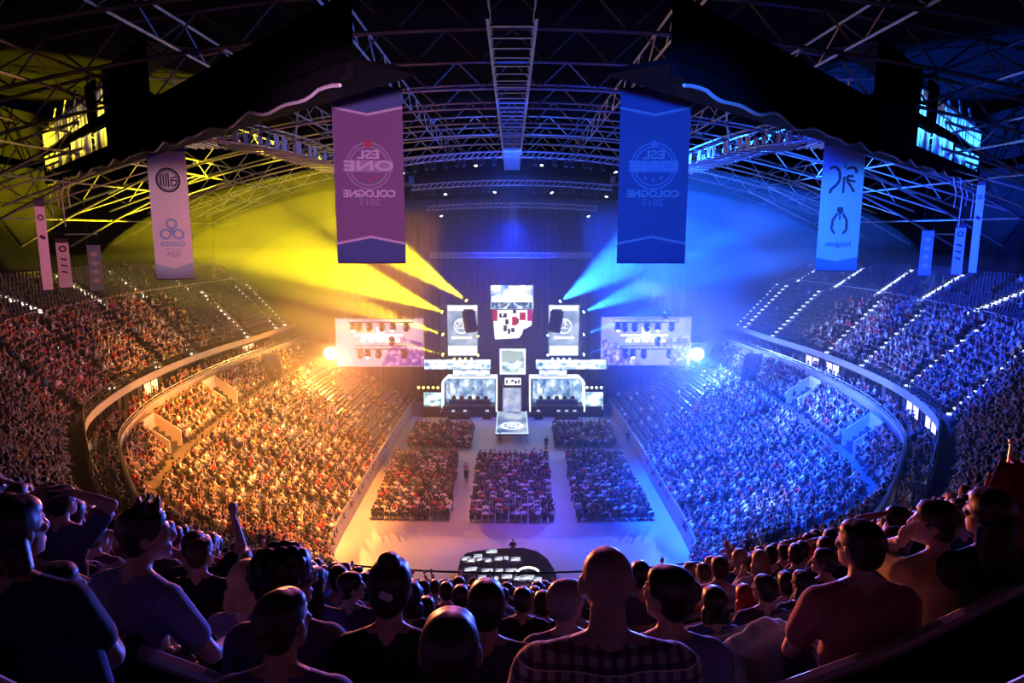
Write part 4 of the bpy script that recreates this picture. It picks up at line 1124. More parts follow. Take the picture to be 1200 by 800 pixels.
# stair enclosures that split the middle block
vw = mat('vomitory wall', (.55, .5, .46), .7, noise=.1, nscale=.7)
for k, t in enumerate(VOM):
    a, b = rp(B1, t), rp(Cc, t); o = (b - a); L = Vector((o.x, o.y, 0)).length; o.z = 0; o.normalize(); d = Vector((o.y, -o.x, 0)); rot = Matrix((d, o, Vector((0, 0, 1)))).transposed()
    q = MB()
    for sx in (-1, 1):
        pr_ = [(0, 0), (L, 0), (L, 3.0), (0, 1.3)]
        q.prism(pr_, a + d * (sx * 1.5 - .07), o, (0, 0, 1), d * .14)
    q.hexa([a + d * -1.5 + o * (L - .14), a + d * 1.5 + o * (L - .14), a + d * 1.5 + o * L, a + d * -1.5 + o * L] + [p + Vector((0, 0, 3.0)) for p in (a + d * -1.5 + o * (L - .14), a + d * 1.5 + o * (L - .14), a + d * 1.5 + o * L, a + d * -1.5 + o * L)])
    sd = 'left' if t < 0 else 'right'
    s_ = struct(f'wall_stairway_{k + 1}', q, vw)

# floor blocks of chairs
BLK = [((434, 608), (527, 610), (462, 534), (538, 534), 'left'), ((549, 612), (650, 612), (560, 535), (642, 535), 'middle'), ((676, 611), (768, 609), (662, 533), (727, 532), 'right'),
       ((477, 524), (552, 525), (487, 498), (555, 498), 'far left'), ((650, 524), (724, 524), (647, 498), (714, 498), 'far right')]
CHAIRS = []
for bl, br, tl, tr, nm in BLK:
    a, b, c, d = (at_z(*p, 0.3) for p in (bl, br, tl, tr)); y0, y1 = (a.y + b.y) / 2, (c.y + d.y) / 2
    rows = max(4, int((y1 - y0) / .95))
    for i in range(rows):
        f = (i + .5) / rows; p, q = a.lerp(c, f), b.lerp(d, f); n = max(3, int((q - p).length / .56))
        for k in range(n):
            r = p.lerp(q, (k + .5) / n); rz = math.atan2(r.x, 92 - r.y) * .5
            CHAIRS.append((r.x, r.y, 0, rz, nm, i, k))
            if random.random() < .97: SPOTS.append((r.x, r.y, 0, rz, 'floor ' + nm, i, f, k))

# --- light person templates: 0 skin 1 hair 2 top 3 legs
def simple_person(pose):
    q = MB()
    stand = pose == 'stand'
    dz = .38 if stand else 0
    ln = .1 if pose == 'lean' else .0
    q.ell((0, ln + .02, 1.2 + dz), (.085, .1, .12), nu=8, nv=5, mi=0)
    q.ell((0, ln - .012, 1.235 + dz), (.095, .105, .105), nu=8, nv=5, mi=1)
    q.tube((0, ln * .8, .98 + dz), (0, ln, 1.12 + dz), .06, .055, 6, 0)
    def sec(z, hx, hy, y): return [(hx * math.cos(a) , y + hy * math.sin(a), z + dz) for a in [2 * PI * k / 8 for k in range(8)]]
    L = sec(.48, .17, .13, 0) + sec(.75, .17, .12, ln * .4) + sec(.95, .21, .11, ln * .8) + sec(1.04, .09, .07, ln * .85)
    q.add(L, [tuple(range(7, -1, -1)), tuple(range(24, 32))] + [(k * 8 + i, k * 8 + (i + 1) % 8, k * 8 + 8 + (i + 1) % 8, k * 8 + 8 + i) for k in range(3) for i in range(8)], 2)
    for sx in (-1, 1):
        sh = Vector((sx * .2, ln * .8, .97 + dz))
        if pose == 'up' or (pose == 'one' and sx > 0): el, wr = Vector((sx * .3, .12, 1.15 + dz)), Vector((sx * .22, .16, 1.42 + dz))
        elif pose == 'clap': el, wr = Vector((sx * .27, .16, .78 + dz)), Vector((sx * .04, .34, .95 + dz))
        else: el, wr = Vector((sx * .27, .08 + ln, .72 + dz)), Vector((sx * .12, .3 + ln, .62 + dz))
        q.tube(sh, el, .06, .05, 5, 2); q.tube(el, wr, .045, .035, 5, 0); q.ell(wr + (wr - el).normalized() * .06, (.04, .04, .055), nu=5, nv=4, mi=0)
        if stand: q.tube((sx * .1, 0, .9), (sx * .1, .02, .05), .09, .06, 6, 3)
        else: q.tube((sx * .1, 0, .5), (sx * .12, .42, .5), .09, .07, 6, 3); q.tube((sx * .12, .42, .5), (sx * .12, .42, .06), .065, .05, 6, 3)
        q.rbox((sx * .12, (.06 if stand else .47), .04), (.1, .26, .08), .02, mi=1)
    return q
TPL = []
for ps in ('lap', 'lap', 'lean', 'clap', 'up', 'one'):
    q = simple_person(ps); V = np.array(q.v); cat = np.zeros(len(V), int)
    for f, m in zip(q.f, q.m): cat[list(f)] = m
    TPL.append((V, q.f, cat))
SKIN = np.array([(.62, .38, .27), (.55, .32, .22), (.68, .44, .33), (.42, .24, .15), (.6, .4, .3)])
HAIR = np.array([(.02, .014, .01), (.04, .025, .015), (.1, .055, .03), (.3, .18, .07), (.015, .012, .012), (.18, .1, .05)])
TOPS = np.array([(.02, .02, .022), (.025, .025, .03), (.05, .05, .06), (.03, .04, .1), (.78, .77, .75), (.7, .7, .72), (.45, .44, .45), (.5, .03, .03), (.6, .06, .04), (.1, .16, .35), (.25, .25, .27), (.12, .3, .14), (.75, .55, .2), (.35, .2, .4), (.8, .78, .75), (.08, .05, .04)])
TOPW = np.array([4, 4, 2.5, 2, 2.6, 2, 1.2, 1.6, 1.2, 1.2, 1.2, .4, .5, .5, 1.6, 1.5]); TOPW = TOPW / TOPW.sum()
LEGS = np.array([(.02, .025, .05), (.03, .03, .035), (.08, .07, .06), (.05, .07, .13)])
FLAGSTUFF = 1
def crowd_mesh(name, spots):
    VS, LC, LT, CC = [], [], [], []; off = 0
    groups = {}
    for sp in spots: groups.setdefault(rng.choice(len(TPL), p=[.33, .26, .2, .11, .05, .05]), []).append(sp)
    for ti, sps in groups.items():
        V, Fs, cat = TPL[ti]; n = len(sps)
        S = np.array([[s[0], s[1], s[2], s[3]] for s in sps]); rz = S[:, 3] + rng.normal(0, .22, n); sc = rng.normal(1, .05, n)
        c, s_ = np.cos(rz)[:, None], np.sin(rz)[:, None]; X, Y, Z = V[:, 0][None] * sc[:, None], V[:, 1][None] * sc[:, None], V[:, 2][None] * (sc[:, None])
        jx = rng.normal(0, .09, n)[:, None]; jy = rng.normal(0, .1, n)[:, None]; ln = rng.normal(0, .06, n)[:, None]
        P = np.stack([S[:, 0][:, None] + X * c - Y * s_ + jx, S[:, 1][:, None] + X * s_ + Y * c + jy + np.maximum(0, Z - .5) * ln, S[:, 2][:, None] + Z], -1)
        VS.append(P.reshape(-1, 3))
        col = np.zeros((n, len(V), 3)); pick = [SKIN[rng.integers(0, len(SKIN), n)], HAIR[rng.integers(0, len(HAIR), n)], TOPS[rng.choice(len(TOPS), n, p=TOPW)], LEGS[rng.integers(0, len(LEGS), n)]]
        for k in range(4): col[:, cat == k, :] = pick[k][:, None, :]
        CC.append(col.reshape(-1, 3))
        fl_ = np.array([i for f in Fs for i in f]); fc = np.array([len(f) for f in Fs])
        LC.append((fl_[None] + (off + np.arange(n) * len(V))[:, None]).reshape(-1)); LT.append(np.tile(fc, n)); off += n * len(V)
    VS, LC, LT, CC = np.concatenate(VS), np.concatenate(LC), np.concatenate(LT), np.concatenate(CC)
    me = bpy.data.meshes.new(name); me.vertices.add(len(VS)); me.vertices.foreach_set('co', VS.astype(np.float32).ravel())
    me.loops.add(len(LC)); me.loops.foreach_set('vertex_index', LC.astype(np.int32))
    me.polygons.add(len(LT)); me.polygons.foreach_set('loop_start', np.concatenate([[0], np.cumsum(LT)[:-1]]).astype(np.int32)); me.polygons.foreach_set('loop_total', LT.astype(np.int32))
    at = me.attributes.new('col', 'FLOAT_COLOR', 'POINT'); at.data.foreach_set('color', np.concatenate([CC, np.ones((len(CC), 1))], 1).astype(np.float32).ravel())
    me.update(); me.validate()
    return me
crowd_m = mat_vcol('crowd')

def array_mesh(name, me0, spots, m):
    V = np.array([tuple(v.co) for v in me0.vertices]); Fs = [tuple(p.vertices) for p in me0.polygons]; n = len(spots)
    S = np.array([s[:4] for s in spots]); c, s_ = np.cos(S[:, 3])[:, None], np.sin(S[:, 3])[:, None]
    P = np.stack([S[:, 0][:, None] + V[:, 0] * c - V[:, 1] * s_, S[:, 1][:, None] + V[:, 0] * s_ + V[:, 1] * c, S[:, 2][:, None] + V[:, 2][None]], -1).reshape(-1, 3)
    fl_ = np.array([i for f in Fs for i in f]); fc = np.array([len(f) for f in Fs]); LC = (fl_[None] + (np.arange(n) * len(V))[:, None]).reshape(-1); LT = np.tile(fc, n)
    me = bpy.data.meshes.new(name); me.vertices.add(len(P)); me.vertices.foreach_set('co', P.astype(np.float32).ravel())
    me.loops.add(len(LC)); me.loops.foreach_set('vertex_index', LC.astype(np.int32)); me.polygons.add(len(LT))
    me.polygons.foreach_set('loop_start', np.concatenate([[0], np.cumsum(LT)[:-1]]).astype(np.int32)); me.polygons.foreach_set('loop_total', LT.astype(np.int32))
    me.update(); me.validate(); me.materials.append(m); return me

# empty seats: the nearest 300 in view as objects, the rest as one
def dist(s): return (Vector((s[0], s[1], s[2])) - Vector((0, 0, CAM_H))).length
SEATS.sort(key=dist)
SEATS = [s for s in SEATS if s[4] != 'upper near' and not (s[4] == 'upper front' and abs(s[7]) < TNEAR) and s[4] != 'suite']
vis = [s for s in SEATS if s[4] == 'upper back' and s[1] > 44]
ind = vis[:300]; _i = set(ind); rest = [s for s in SEATS if s not in _i]
for s in ind:
    o = link('stadium_seat', SEAT_ME); o.location = s[:3]; o.rotation_euler = (0, 0, s[3]); sd = 'left' if s[0] < 0 else 'right'
    tag(o, f'empty dark seat, {ORD[s[5]]} row, {s[4].split()[1]} half of the {sd} upper tier', 'seat', f'empty seats of the {sd} upper tier')
o = link('stadium_seats', array_mesh('stadium_seats', SEAT_ME, rest, seat_m)); tag(o, 'rows of empty dark plastic seats towards the stage end', 'seats', kind='stuff')
# floor chairs
cq = MB(); cq.rbox((0, 0, .45), (.44, .42, .04), .02); cq.rbox((0, -.22, .72), (.44, .04, .42), .02, Matrix.Rotation(.12, 3, 'X'))
for sx in (-1, 1):
    for sy in (-1, 1): cq.tube((sx * .19, sy * .18, 0), (sx * .19, sy * .17, .45), .015, n=4)
chair_m = mat('floor chair', (.02, .02, .025), .5); CH_ME = cq.mesh('folding_chair', chair_m)
CHAIRS.sort(key=dist)
for s in CHAIRS[:300]:
    o = link('folding_chair', CH_ME); o.location = s[:3]; o.rotation_euler = (0, 0, s[3])
    tag(o, f'black chair {s[6] + 1} from the left, {ORD[s[5]]} row from the back, {s[4]} floor block', 'chair', f'chairs of the {s[4]} floor block')
o = link('folding_chairs', array_mesh('folding_chairs', CH_ME, CHAIRS[300:], chair_m)); tag(o, 'black chairs under the crowd in the far rows on the floor', 'chairs', kind='stuff')
print('SPOTS', len(SPOTS), 'SEATS', len(SEATS), 'CHAIRS', len(CHAIRS))
# ------------------------------------------------------------------ people in detail
def remeshed(mb, voxel, smooth=2, name='m'):
    me = bpy.data.meshes.new(name); me.from_pydata(mb.v, [], mb.f)
    o = bpy.data.objects.new(name, me); COL.objects.link(o)
    r = o.modifiers.new('r', 'REMESH'); r.mode = 'VOXEL'; r.voxel_size = voxel; r.use_smooth_shade = True
    if smooth:
        s = o.modifiers.new('s', 'SMOOTH'); s.factor = .5; s.iterations = smooth
    dg = bpy.context.evaluated_depsgraph_get(); dg.update()
    out = bpy.data.meshes.new_from_object(o.evaluated_get(dg)); out.name = name
    bpy.data.objects.remove(o); bpy.data.meshes.remove(me)
    out.polygons.foreach_set('use_smooth', [True] * len(out.polygons))
    return out

def limb(q, pts, rs, n=10):
    for a, b, r0, r1 in zip(pts, pts[1:], rs, rs[1:]):
        q.tube(a, b, r0, r1, n)
    for p, r in zip(pts, rs): q.ell(p, (r, r, r), nu=n, nv=6)

def hand(q, wr, d, nrm, curl=.5, thumb_side=1):
    """palm, five separate unequal fingers with two bends, thumb off the side of the palm"""
    d = Vector(d).normalized(); nrm = (Vector(nrm) - d * Vector(nrm).dot(d)).normalized(); s = d.cross(nrm).normalized() * thumb_side
    R = Matrix((s, d, nrm)).transposed()
    q.ell(wr + d * .045, (.042, .055, .019), R, 10, 7); q.tube(wr - d * .03, wr + d * .03, .027, .03, 8)
    for k, (off, ln) in enumerate(((.033, .068), (.012, .078), (-.011, .072), (-.032, .056))):
        p = wr + d * (.088 - abs(off) * .25) + s * off; dr = d.copy(); r = .0095
        for j, f in enumerate((.45, .32, .25)):
            a = curl * (.55 + .25 * j); dr = (dr * math.cos(a) - nrm * math.sin(a)).normalized() if j or curl > .3 else dr
            e = p + dr * ln * f * 1.1; q.tube(p, e, r, r * .9, 7); q.ell(e, (r * .95,) * 3, nu=7, nv=5); p = e; r *= .92
    p = wr + d * .02 + s * .03; dr = (s * .75 + d * .65 - nrm * .25).normalized()
    for f, r in ((.04, .013), (.032, .0115), (.024, .01)):
        e = p + dr * f; q.tube(p, e, r, r * .92, 7); q.ell(e, (r,) * 3, nu=7, nv=5); p = e; dr = (dr + d * .5 - nrm * .25).normalized()

ARMS = {   # (elbow, wrist, hand direction, palm back normal) for the right-hand side, seated; x is mirrored for the left
    'lap': ((.27, .06, .72), (.13, .31, .63), (-.4, .8, -.2), (.1, .2, 1)),
    'down': ((.27, .02, .73), (.24, .22, .56), (0, .9, -.4), (.2, .2, 1)),
    'chin': ((.24, .3, .76), (.07, .2, 1.03), (-.35, -.25, .9), (.3, .9, .2)),
    'mouth': ((.23, .3, .80), (.06, .22, 1.08), (-.45, -.25, .8), (.2, .9, .2)),
    'raise': ((.31, .12, 1.12), (.24, .17, 1.40), (-.1, .1, 1), (0, -1, .1)),
    'head': ((.36, .05, 1.2), (.17, .0, 1.33), (-.9, -.1, .2), (0, .1, 1)),
    'fold': ((.28, .12, .74), (.02, .24, .78), (-1, .1, .05), (0, 1, .3)),
    'wide': ((.33, .1, .74), (.25, .36, .72), (-.1, 1, 0), (0, .1, 1)),
    'out': ((.42, .05, .82), (.5, .3, .9), (.2, .9, .3), (0, -.2, 1)),
    'phone': ((.24, .22, .76), (.09, .36, .9), (-.35, .3, .85), (.4, -.2, .6)),
}
def head_R(yaw, pitch, roll): return Matrix.Rotation(yaw, 3, 'Z') @ Matrix.Rotation(pitch, 3, 'X') @ Matrix.Rotation(roll, 3, 'Y')

def person_geo(armL='lap', armR='lap', lean=.08, yaw=0.0, pitch=0.0, roll=0.0, stand=False, build=1.0, sleeve='short', hair='short', collar=False, voxel=.008, twist=0.0, hood=False, cap=False, hscale=1.0, medium=False, slim=1.0):
    dz = .40 if stand else 0.0; B = build
    piv = Vector((0, 0, .52 + dz)); T = Matrix.Rotation(-lean, 3, 'X'); Z = Matrix.Rotation(twist, 3, 'Z')
    def tp(p):                      # torso-space point -> body
        v = Vector(p); v.z += dz; v = v - piv; return Z @ (T @ v) + piv
    TR = Z @ T
    body, shirt, legs, hairm = MB(), MB(), MB(), MB()
    def te(q, c, r): q.ell(tp(c), r, TR, 14, 10)
    # torso
    for q, g in ((body, 0), (shirt, .014)):
        te(q, (0, .0, .56), (.165 * B + g, .12 * B + g, .13 + g)); te(q, (0, .01, .70), (.145 * B + g, .108 * B + g, .17 + g)); te(q, (0, -.005, .87), (.165 * B + g, .112 * B + g, .16 + g))
        q.tube(tp((-.15 * B, -.01, .965)), tp((.15 * B, -.01, .965)), .062 + g, .062 + g, 10)
        for sx in (-1, 1):
            q.ell(tp((sx * .165 * B, -.005, .955)), (.068 + g, .07 + g, .07 + g), TR, 10, 8)
            q.tube(tp((sx * .02, -.015, 1.045 if g == 0 else 1.03)), tp((sx * .15 * B, -.01, .985)), .05 + g * .6, .05 + g * .6, 8)
    # neck and head
    nb = tp((0, -.015, 1.0)); hc = tp((0, .025, 1.2))
    HR = Z @ head_R(yaw, pitch, roll); h = hscale
    def hp(x, y, z): return hc + HR @ (Vector((x, y, z)) * h)
    body.tube(nb, hp(0, -.022, -.05), .06 * (.5 + B / 2), .049, 12)
    def he(q, c, r, nu=14, nv=10): q.ell(hp(*c), tuple(k * h for k in r), HR, nu, nv)
    he(body, (0, -.012, .03), (.074, .094, .085)); he(body, (0, .028, -.035), (.058, .062, .075)); he(body, (0, .045, -.072), (.045, .045, .042))
    he(body, (0, .078, -.098), (.02, .018, .016), 8, 6)
    body.tube(hp(-.036, .078, .03), hp(.036, .078, .03), .012 * h, .012 * h, 7)
    body.tube(hp(0, .086, .024), hp(0, .112, -.022), .009 * h, .014 * h, 8); he(body, (0, .108, -.026), (.017, .012, .011), 8, 6)
    for sx in (-1, 1):
        he(body, (sx * .033, .074, -.012), (.022, .018, .018), 8, 6)
        he(body, (sx * .076, -.008, -.004), (.011, .021, .033), 8, 7)
    body.tube(hp(-.02, .09, -.058), hp(.02, .09, -.058), .0075 * h, .0075 * h, 6); body.tube(hp(-.016, .088, -.07), hp(.016, .088, -.07), .008 * h, .008 * h, 6)
    # arms
    wr_ends = []
    for sx, an in ((-1, armL), (1, armR)):
        el, wr, hd, hn = ARMS[an]; sh = (sx * .178 * B, -.005, .955)
        S, Eb, W = tp(sh), tp((sx * el[0] * (.5 + B / 2), el[1], el[2])), tp((sx * wr[0], wr[1], wr[2]))
        if an in ('chin', 'mouth'):
            W = hp(sx * .06, .13, -.13 if an == 'chin' else -.1)
        if an == 'head': W = hp(sx * .13, -.02, .09)
        # keep the bone lengths human
        U_, L_ = .29, .255; dd = (W - S)
        if dd.length > U_ + L_ - .02: W = S + dd.normalized() * (U_ + L_ - .02); dd = W - S
        ax = dd.normalized(); pr = (Eb - S) - ax * (Eb - S).dot(ax)
        if pr.length < 1e-4: pr = Vector((0, 0, -1))
        aa = (U_ * U_ - L_ * L_ + dd.length ** 2) / (2 * dd.length); hh = math.sqrt(max(U_ * U_ - aa * aa, 0)); Eb = S + ax * aa + pr.normalized() * hh
        limb(body, [S, S.lerp(Eb, .5), Eb, Eb.lerp(W, .35), W], [.056, .049, .039, .041, .027])
        d_ = TR @ Vector((sx * hd[0], hd[1], hd[2])); n_ = TR @ Vector((sx * hn[0], hn[1], hn[2]))
        if not medium: hand(body, W, d_, n_, .55 if an in ('chin', 'mouth', 'fold', 'phone') else .3, -sx)
        else: body.ell(W + d_.normalized() * .06, (.04, .04, .06))
        f = .62 if sleeve == 'short' else 1.0
        if sleeve == 'short': limb(shirt, [S, S.lerp(Eb, f)], [.076, .068])
        else: limb(shirt, [S, Eb, Eb.lerp(W, .93)], [.074, .056, .043])
        wr_ends.append(W)
    # legs
    for sx in (-1, 1):
        hip = Vector((sx * .095 * B, 0, .52 + dz)); 
        kn, ak = (Vector((sx * .105, .04, .5)), Vector((sx * .11, .0, .09))) if stand else (Vector((sx * .12, .43, .5)), Vector((sx * .13, .42, .09)))
        hip = Z @ (hip - piv) + piv
        limb(body, [hip, kn, ak], [.085 * B, .055, .04]); limb(legs, [hip, hip.lerp(kn, .5), kn, kn.lerp(ak, .4), ak + Vector((0, 0, .03))], [.1 * B, .088 * B, .07, .066, .055])
        body.rbox(ak + Vector((0, .06, -.05)), (.085, .24, .07), .02)
    legs.ell(piv + Vector((0, 0, .02)), (.178 * B, .135 * B, .12))
    shoes = MB()
    for sx in (-1, 1):
        ak = Vector((sx * .11, .0, .09)) if stand else Vector((sx * .13, .42, .09))
        shoes.rbox(ak + Vector((0, .06, -.048)), (.1, .28, .085), .035); shoes.rbox(ak + Vector((0, -.005, .0)), (.095, .12, .09), .03)
    # collar / hood
    if collar:
        shirt.path([nb + TR @ Vector((.068 * math.cos(a), .06 * math.sin(a) + .01, .035)) for a in [2 * PI * k / 16 for k in range(16)]], .02, 6, closed=True)
    if hood:
        shirt.ell(tp((0, -.09, 1.0)), (.13, .075, .075), TR, 12, 8)
    # hair
    if hair in ('short', 'spiky', 'buzz', 'long', 'bun', 'curly', 'bald', 'tail', 'mid'):
        g = {'buzz': .004, 'bald': 0, 'curly': .03, 'long': .014, 'mid': .016}.get(hair, .012)
        if hair != 'bald':
            he(hairm, (0, -.026, .042), (.0755 + g, .09 + g, .08 + g), 18, 14)
            he(hairm, (0, -.045, -.01), (.068 + g, .058 + g, .068 + g), 16, 12)
            he(hairm, (0, .012, .07), (.066 + g * .8, .062 + g * .8, .042 + g), 16, 10)
        if hair == 'spiky':
            for k in range(9): hairm.tube(hp(-.04 + .02 * (k % 5), -.03 + .035 * (k // 3), .1), hp(-.045 + .022 * (k % 5), -.02 + .04 * (k // 3), .165), .024 * h, .008, 6)
        if hair == 'curly':
            for k in range(46):
                a, e = k * 2.399, .95 - 1.15 * k / 46; ce = math.sqrt(max(0, 1 - e * e)); x, y, z = ce * math.cos(a), ce * math.sin(a), e
                if y > .35 and z < .45: continue
                he(hairm, (x * .1, y * .108 - .025, z * .1 + .045), (.03, .03, .028), 7, 5)
        if hair in ('long', 'mid', 'tail'):
            ln = .26 if hair == 'long' else .12
            if hair == 'tail':
                hairm.tube(hp(0, -.11, .03), hp(0, -.15, -.16), .032, .018, 8); he(hairm, (0, -.115, .03), (.035, .03, .035), 8, 6)
            else:
                for sx in (-1, 0, 1): hairm.tube(hp(sx * .052, -.05, -.02), hc + TR @ Vector((sx * .07, -.075, -ln * h)), .05, .04, 9)
        if hair == 'bun':
            he(hairm, (.005, -.05, .135), (.046, .046, .04), 12, 9); he(hairm, (.02, -.07, .15), (.03, .03, .028), 8, 6); he(hairm, (0, -.075, -.03), (.06, .05, .05), 10, 8)
    if cap:
        he(hairm, (0, -.01, .06), (.09, .108, .075), 14, 10); hairm.box(hp(0, .12, .045), (.13, .1, .012), HR)
    return body, shirt, legs, hairm, shoes, hc, (HR, h)

def slotmat(col, kind):
    key = f'{kind} {col[0]:.3f} {col[1]:.3f} {col[2]:.3f}'
    return mat(key, col, {'skin': .5, 'hair': .45, 'cloth': .8}[kind], spec={'skin': .4, 'hair': .5, 'cloth': .2}[kind], noise=.12 if kind == 'cloth' else .08, nscale=30 if kind == 'hair' else 14)

def plaid_mat():
    m = bpy.data.materials.new('plaid shirt'); m.use_nodes = True; nt = m.node_tree; b = nt.nodes['Principled BSDF']; b.inputs['Roughness'].default_value = .85
    tc = nt.nodes.new('ShaderNodeTexCoord'); sep = nt.nodes.new('ShaderNodeSeparateXYZ'); nt.links.new(tc.outputs['Object'], sep.inputs[0])
    def band(axis, scale, duty):
        mu = nt.nodes.new('ShaderNodeMath'); mu.operation = 'MULTIPLY'; mu.inputs[1].default_value = scale; nt.links.new(sep.outputs[axis], mu.inputs[0])
        fr = nt.nodes.new('ShaderNodeMath'); fr.operation = 'FRACT'; nt.links.new(mu.outputs[0], fr.inputs[0])
        lt = nt.nodes.new('ShaderNodeMath'); lt.operation = 'LESS_THAN'; lt.inputs[1].default_value = duty; nt.links.new(fr.outputs[0], lt.inputs[0]); return lt.outputs[0]
    def mix(fac, a, bcol):
        mx_ = nt.nodes.new('ShaderNodeMix'); mx_.data_type = 'RGBA'; nt.links.new(fac, mx_.inputs['Factor'])
        if isinstance(a, tuple): mx_.inputs['A'].default_value = (*a, 1)
        else: nt.links.new(a, mx_.inputs['A'])
        mx_.inputs['B'].default_value = (*bcol, 1); return mx_.outputs['Result']
    c = mix(band('X', 26, .45), (.5, .42, .42), (.16, .1, .14)); mxx = nt.nodes.new('ShaderNodeMix'); mxx.data_type = 'RGBA'; mxx.blend_type = 'MULTIPLY'; mxx.inputs['Factor'].default_value = 1
    c2 = mix(band('Z', 26, .45), (.95, .9, .85), (.3, .25, .32)); nt.links.new(c, mxx.inputs['A']); nt.links.new(c2, mxx.inputs['B'])
    c3 = mix(band('Z', 13, .05), mxx.outputs['Result'], (.75, .65, .55)); nt.links.new(c3, b.inputs['Base Color']); return m

def tier_floor(x, y, head=None):
    """tread height of the near upper tier below (x, y) and the row it belongs to"""
    best = None
    for R0, R1, n, nm in ((E1, M, N1, 'front'), (M, F, N2N, 'near')):
        for i in range(n):
            s = (i + .45) / n
            # intersect the row with the vertical line of x
            lo, hi = (-TNEAR * 1.6, 0) if x <= 0 else (0, TNEAR * 1.6)
            for _ in range(26):
                md = (lo + hi) / 2; p = lerp_ring(R0, R1, s, md)
                if p.x < x: lo = md
                else: hi = md
            p = lerp_ring(R0, R1, s, (lo + hi) / 2); a_, b_ = rp(R0, (lo + hi) / 2), rp(R1, (lo + hi) / 2)
            z = a_.z + (b_.z - a_.z) * i / n
            yy = p.y + max(-.06, min(.28, y - p.y)); hz_ = (CAM_H + (head.z - CAM_H) * yy / head.y - z) if head else 1.2
            off = min(abs(hz_ / 1.2 - 1), abs(hz_ / 1.58 - 1) + .06)
            cost = abs(yy - y) + (2.2 * max(0, off - .05) if head else 0)
            if best is None or cost < best[0]: best = (cost, p.y, z, nm, i, n)
    return best

HERO_POS = []
def hero(u, v, hw, label, skin=(.45, .28, .2), hairc=(.02, .015, .012), top=(.03, .03, .035), legs_c=(.02, .025, .05), face=0.0, eyes=False, topmat=None, glasses=False, ref=.16, cat='person', clip=False, **kw):
    """(u, v) is where the middle of the head stands in the photograph, hw the head's width there; the figure sits in the nearest row"""
    dep = ref * FPX / hw; r = ray(u, v); P = Vector((0, 0, CAM_H)) + r * dep
    d_, ry, z, nm, i, n = tier_floor(P.x, P.y, P)
    y = ry + max(-.06, min(.28, P.y - ry)); k = y / r.y; P = Vector((0, 0, CAM_H)) + r * k
    stand = P.z - z > 1.46
    kw.setdefault('stand', stand)
    nominal = 1.2 + (.40 if kw['stand'] else 0)
    lean = kw.get('lean', .08)
    hgt = .52 + (.4 if kw['stand'] else 0) + .68 * math.cos(lean)
    sc = (P.z - z) / hgt
    scxy = min(max(sc, .9), 1.08)
    rz = math.atan2(-P.x * -1, 1) * 0 + math.atan2(P.x, 60) + face
    body, shirt, legs, hairm, shoes, hc, (HR, h) = person_geo(hscale=1.0, **kw)
    # local head offset -> keep the head at the asked place
    off = Matrix.Rotation(rz, 3, 'Z') @ Vector((hc.x * scxy, hc.y * scxy, 0))
    root_loc = Vector((P.x - off.x, P.y - off.y, z))
    v_ = kw.get('voxel', .008)
    o = link('person', remeshed(body, v_, 3, 'person_body')); o.data.materials.append(slotmat(skin, 'skin'))
    o.location = root_loc; o.rotation_euler = (0, 0, rz); o.scale = (scxy, scxy, sc); tag(o, label, cat)
    for nm_, mb, m, vx in (('shirt', shirt, topmat or slotmat(top, 'cloth'), .012), ('trousers', legs, slotmat(legs_c, 'cloth'), .016), ('hair', hairm, slotmat(hairc, 'hair'), .007), ('shoes', shoes, slotmat((.03, .03, .03), 'cloth'), .014)):
        if not mb.v: continue
        c = link(nm_, remeshed(mb, vx, 3 if nm_ != 'hair' else (7 if kw.get('hair') not in ('spiky', 'curly') else 2), nm_), o); c.data.materials.append(m)
        if nm_ == 'hair' and clip:
            q = MB(); q.rbox(hc + HR @ Vector((.005, -.134, .04)), (.055, .02, .03), .012, HR @ Matrix.Rotation(.4, 3, 'Y')); q.build('hair_clip', mat('pale hair clip', (.8, .78, .8), .4), c)
    if eyes:
        for sx in (-1, 1):
          q = MB(); q.ell(hc + HR @ Vector((sx * .031, .088, .008)), (.0125, .009, .008), HR, 8, 6); q.ell(hc + HR @ Vector((sx * .031, .0955, .008)), (.006, .004, .006), HR, 8, 6, 1)
          q.build('eye', [mat('eye white', (.8, .78, .75), .3), mat('eye dark', (.02, .015, .01), .2)], o, True)
    if glasses:
        q = MB()
        for sx in (-1, 1):
            q.path([hc + HR @ Vector((sx * .034 + .023 * math.cos(a), .108, .008 + .018 * math.sin(a))) for a in [2 * PI * k2 / 14 for k2 in range(14)]], .003, 5, closed=True)
            q.tube(hc + HR @ Vector((sx * .057, .106, .012)), hc + HR @ Vector((sx * .083, .0, .01)), .003, n=5)
        q.tube(hc + HR @ Vector((-.011, .11, .01)), hc + HR @ Vector((.011, .11, .01)), .003, n=5); q.build('glasses', black_metal, o)
    HERO_POS.append((root_loc.x, root_loc.y, hw, u, v))
    HLOG.append((label, round(dep, 2), round(k, 2), round(P.z - z, 2), round(sc, 2), nm, i))
    return o
HLOG = []
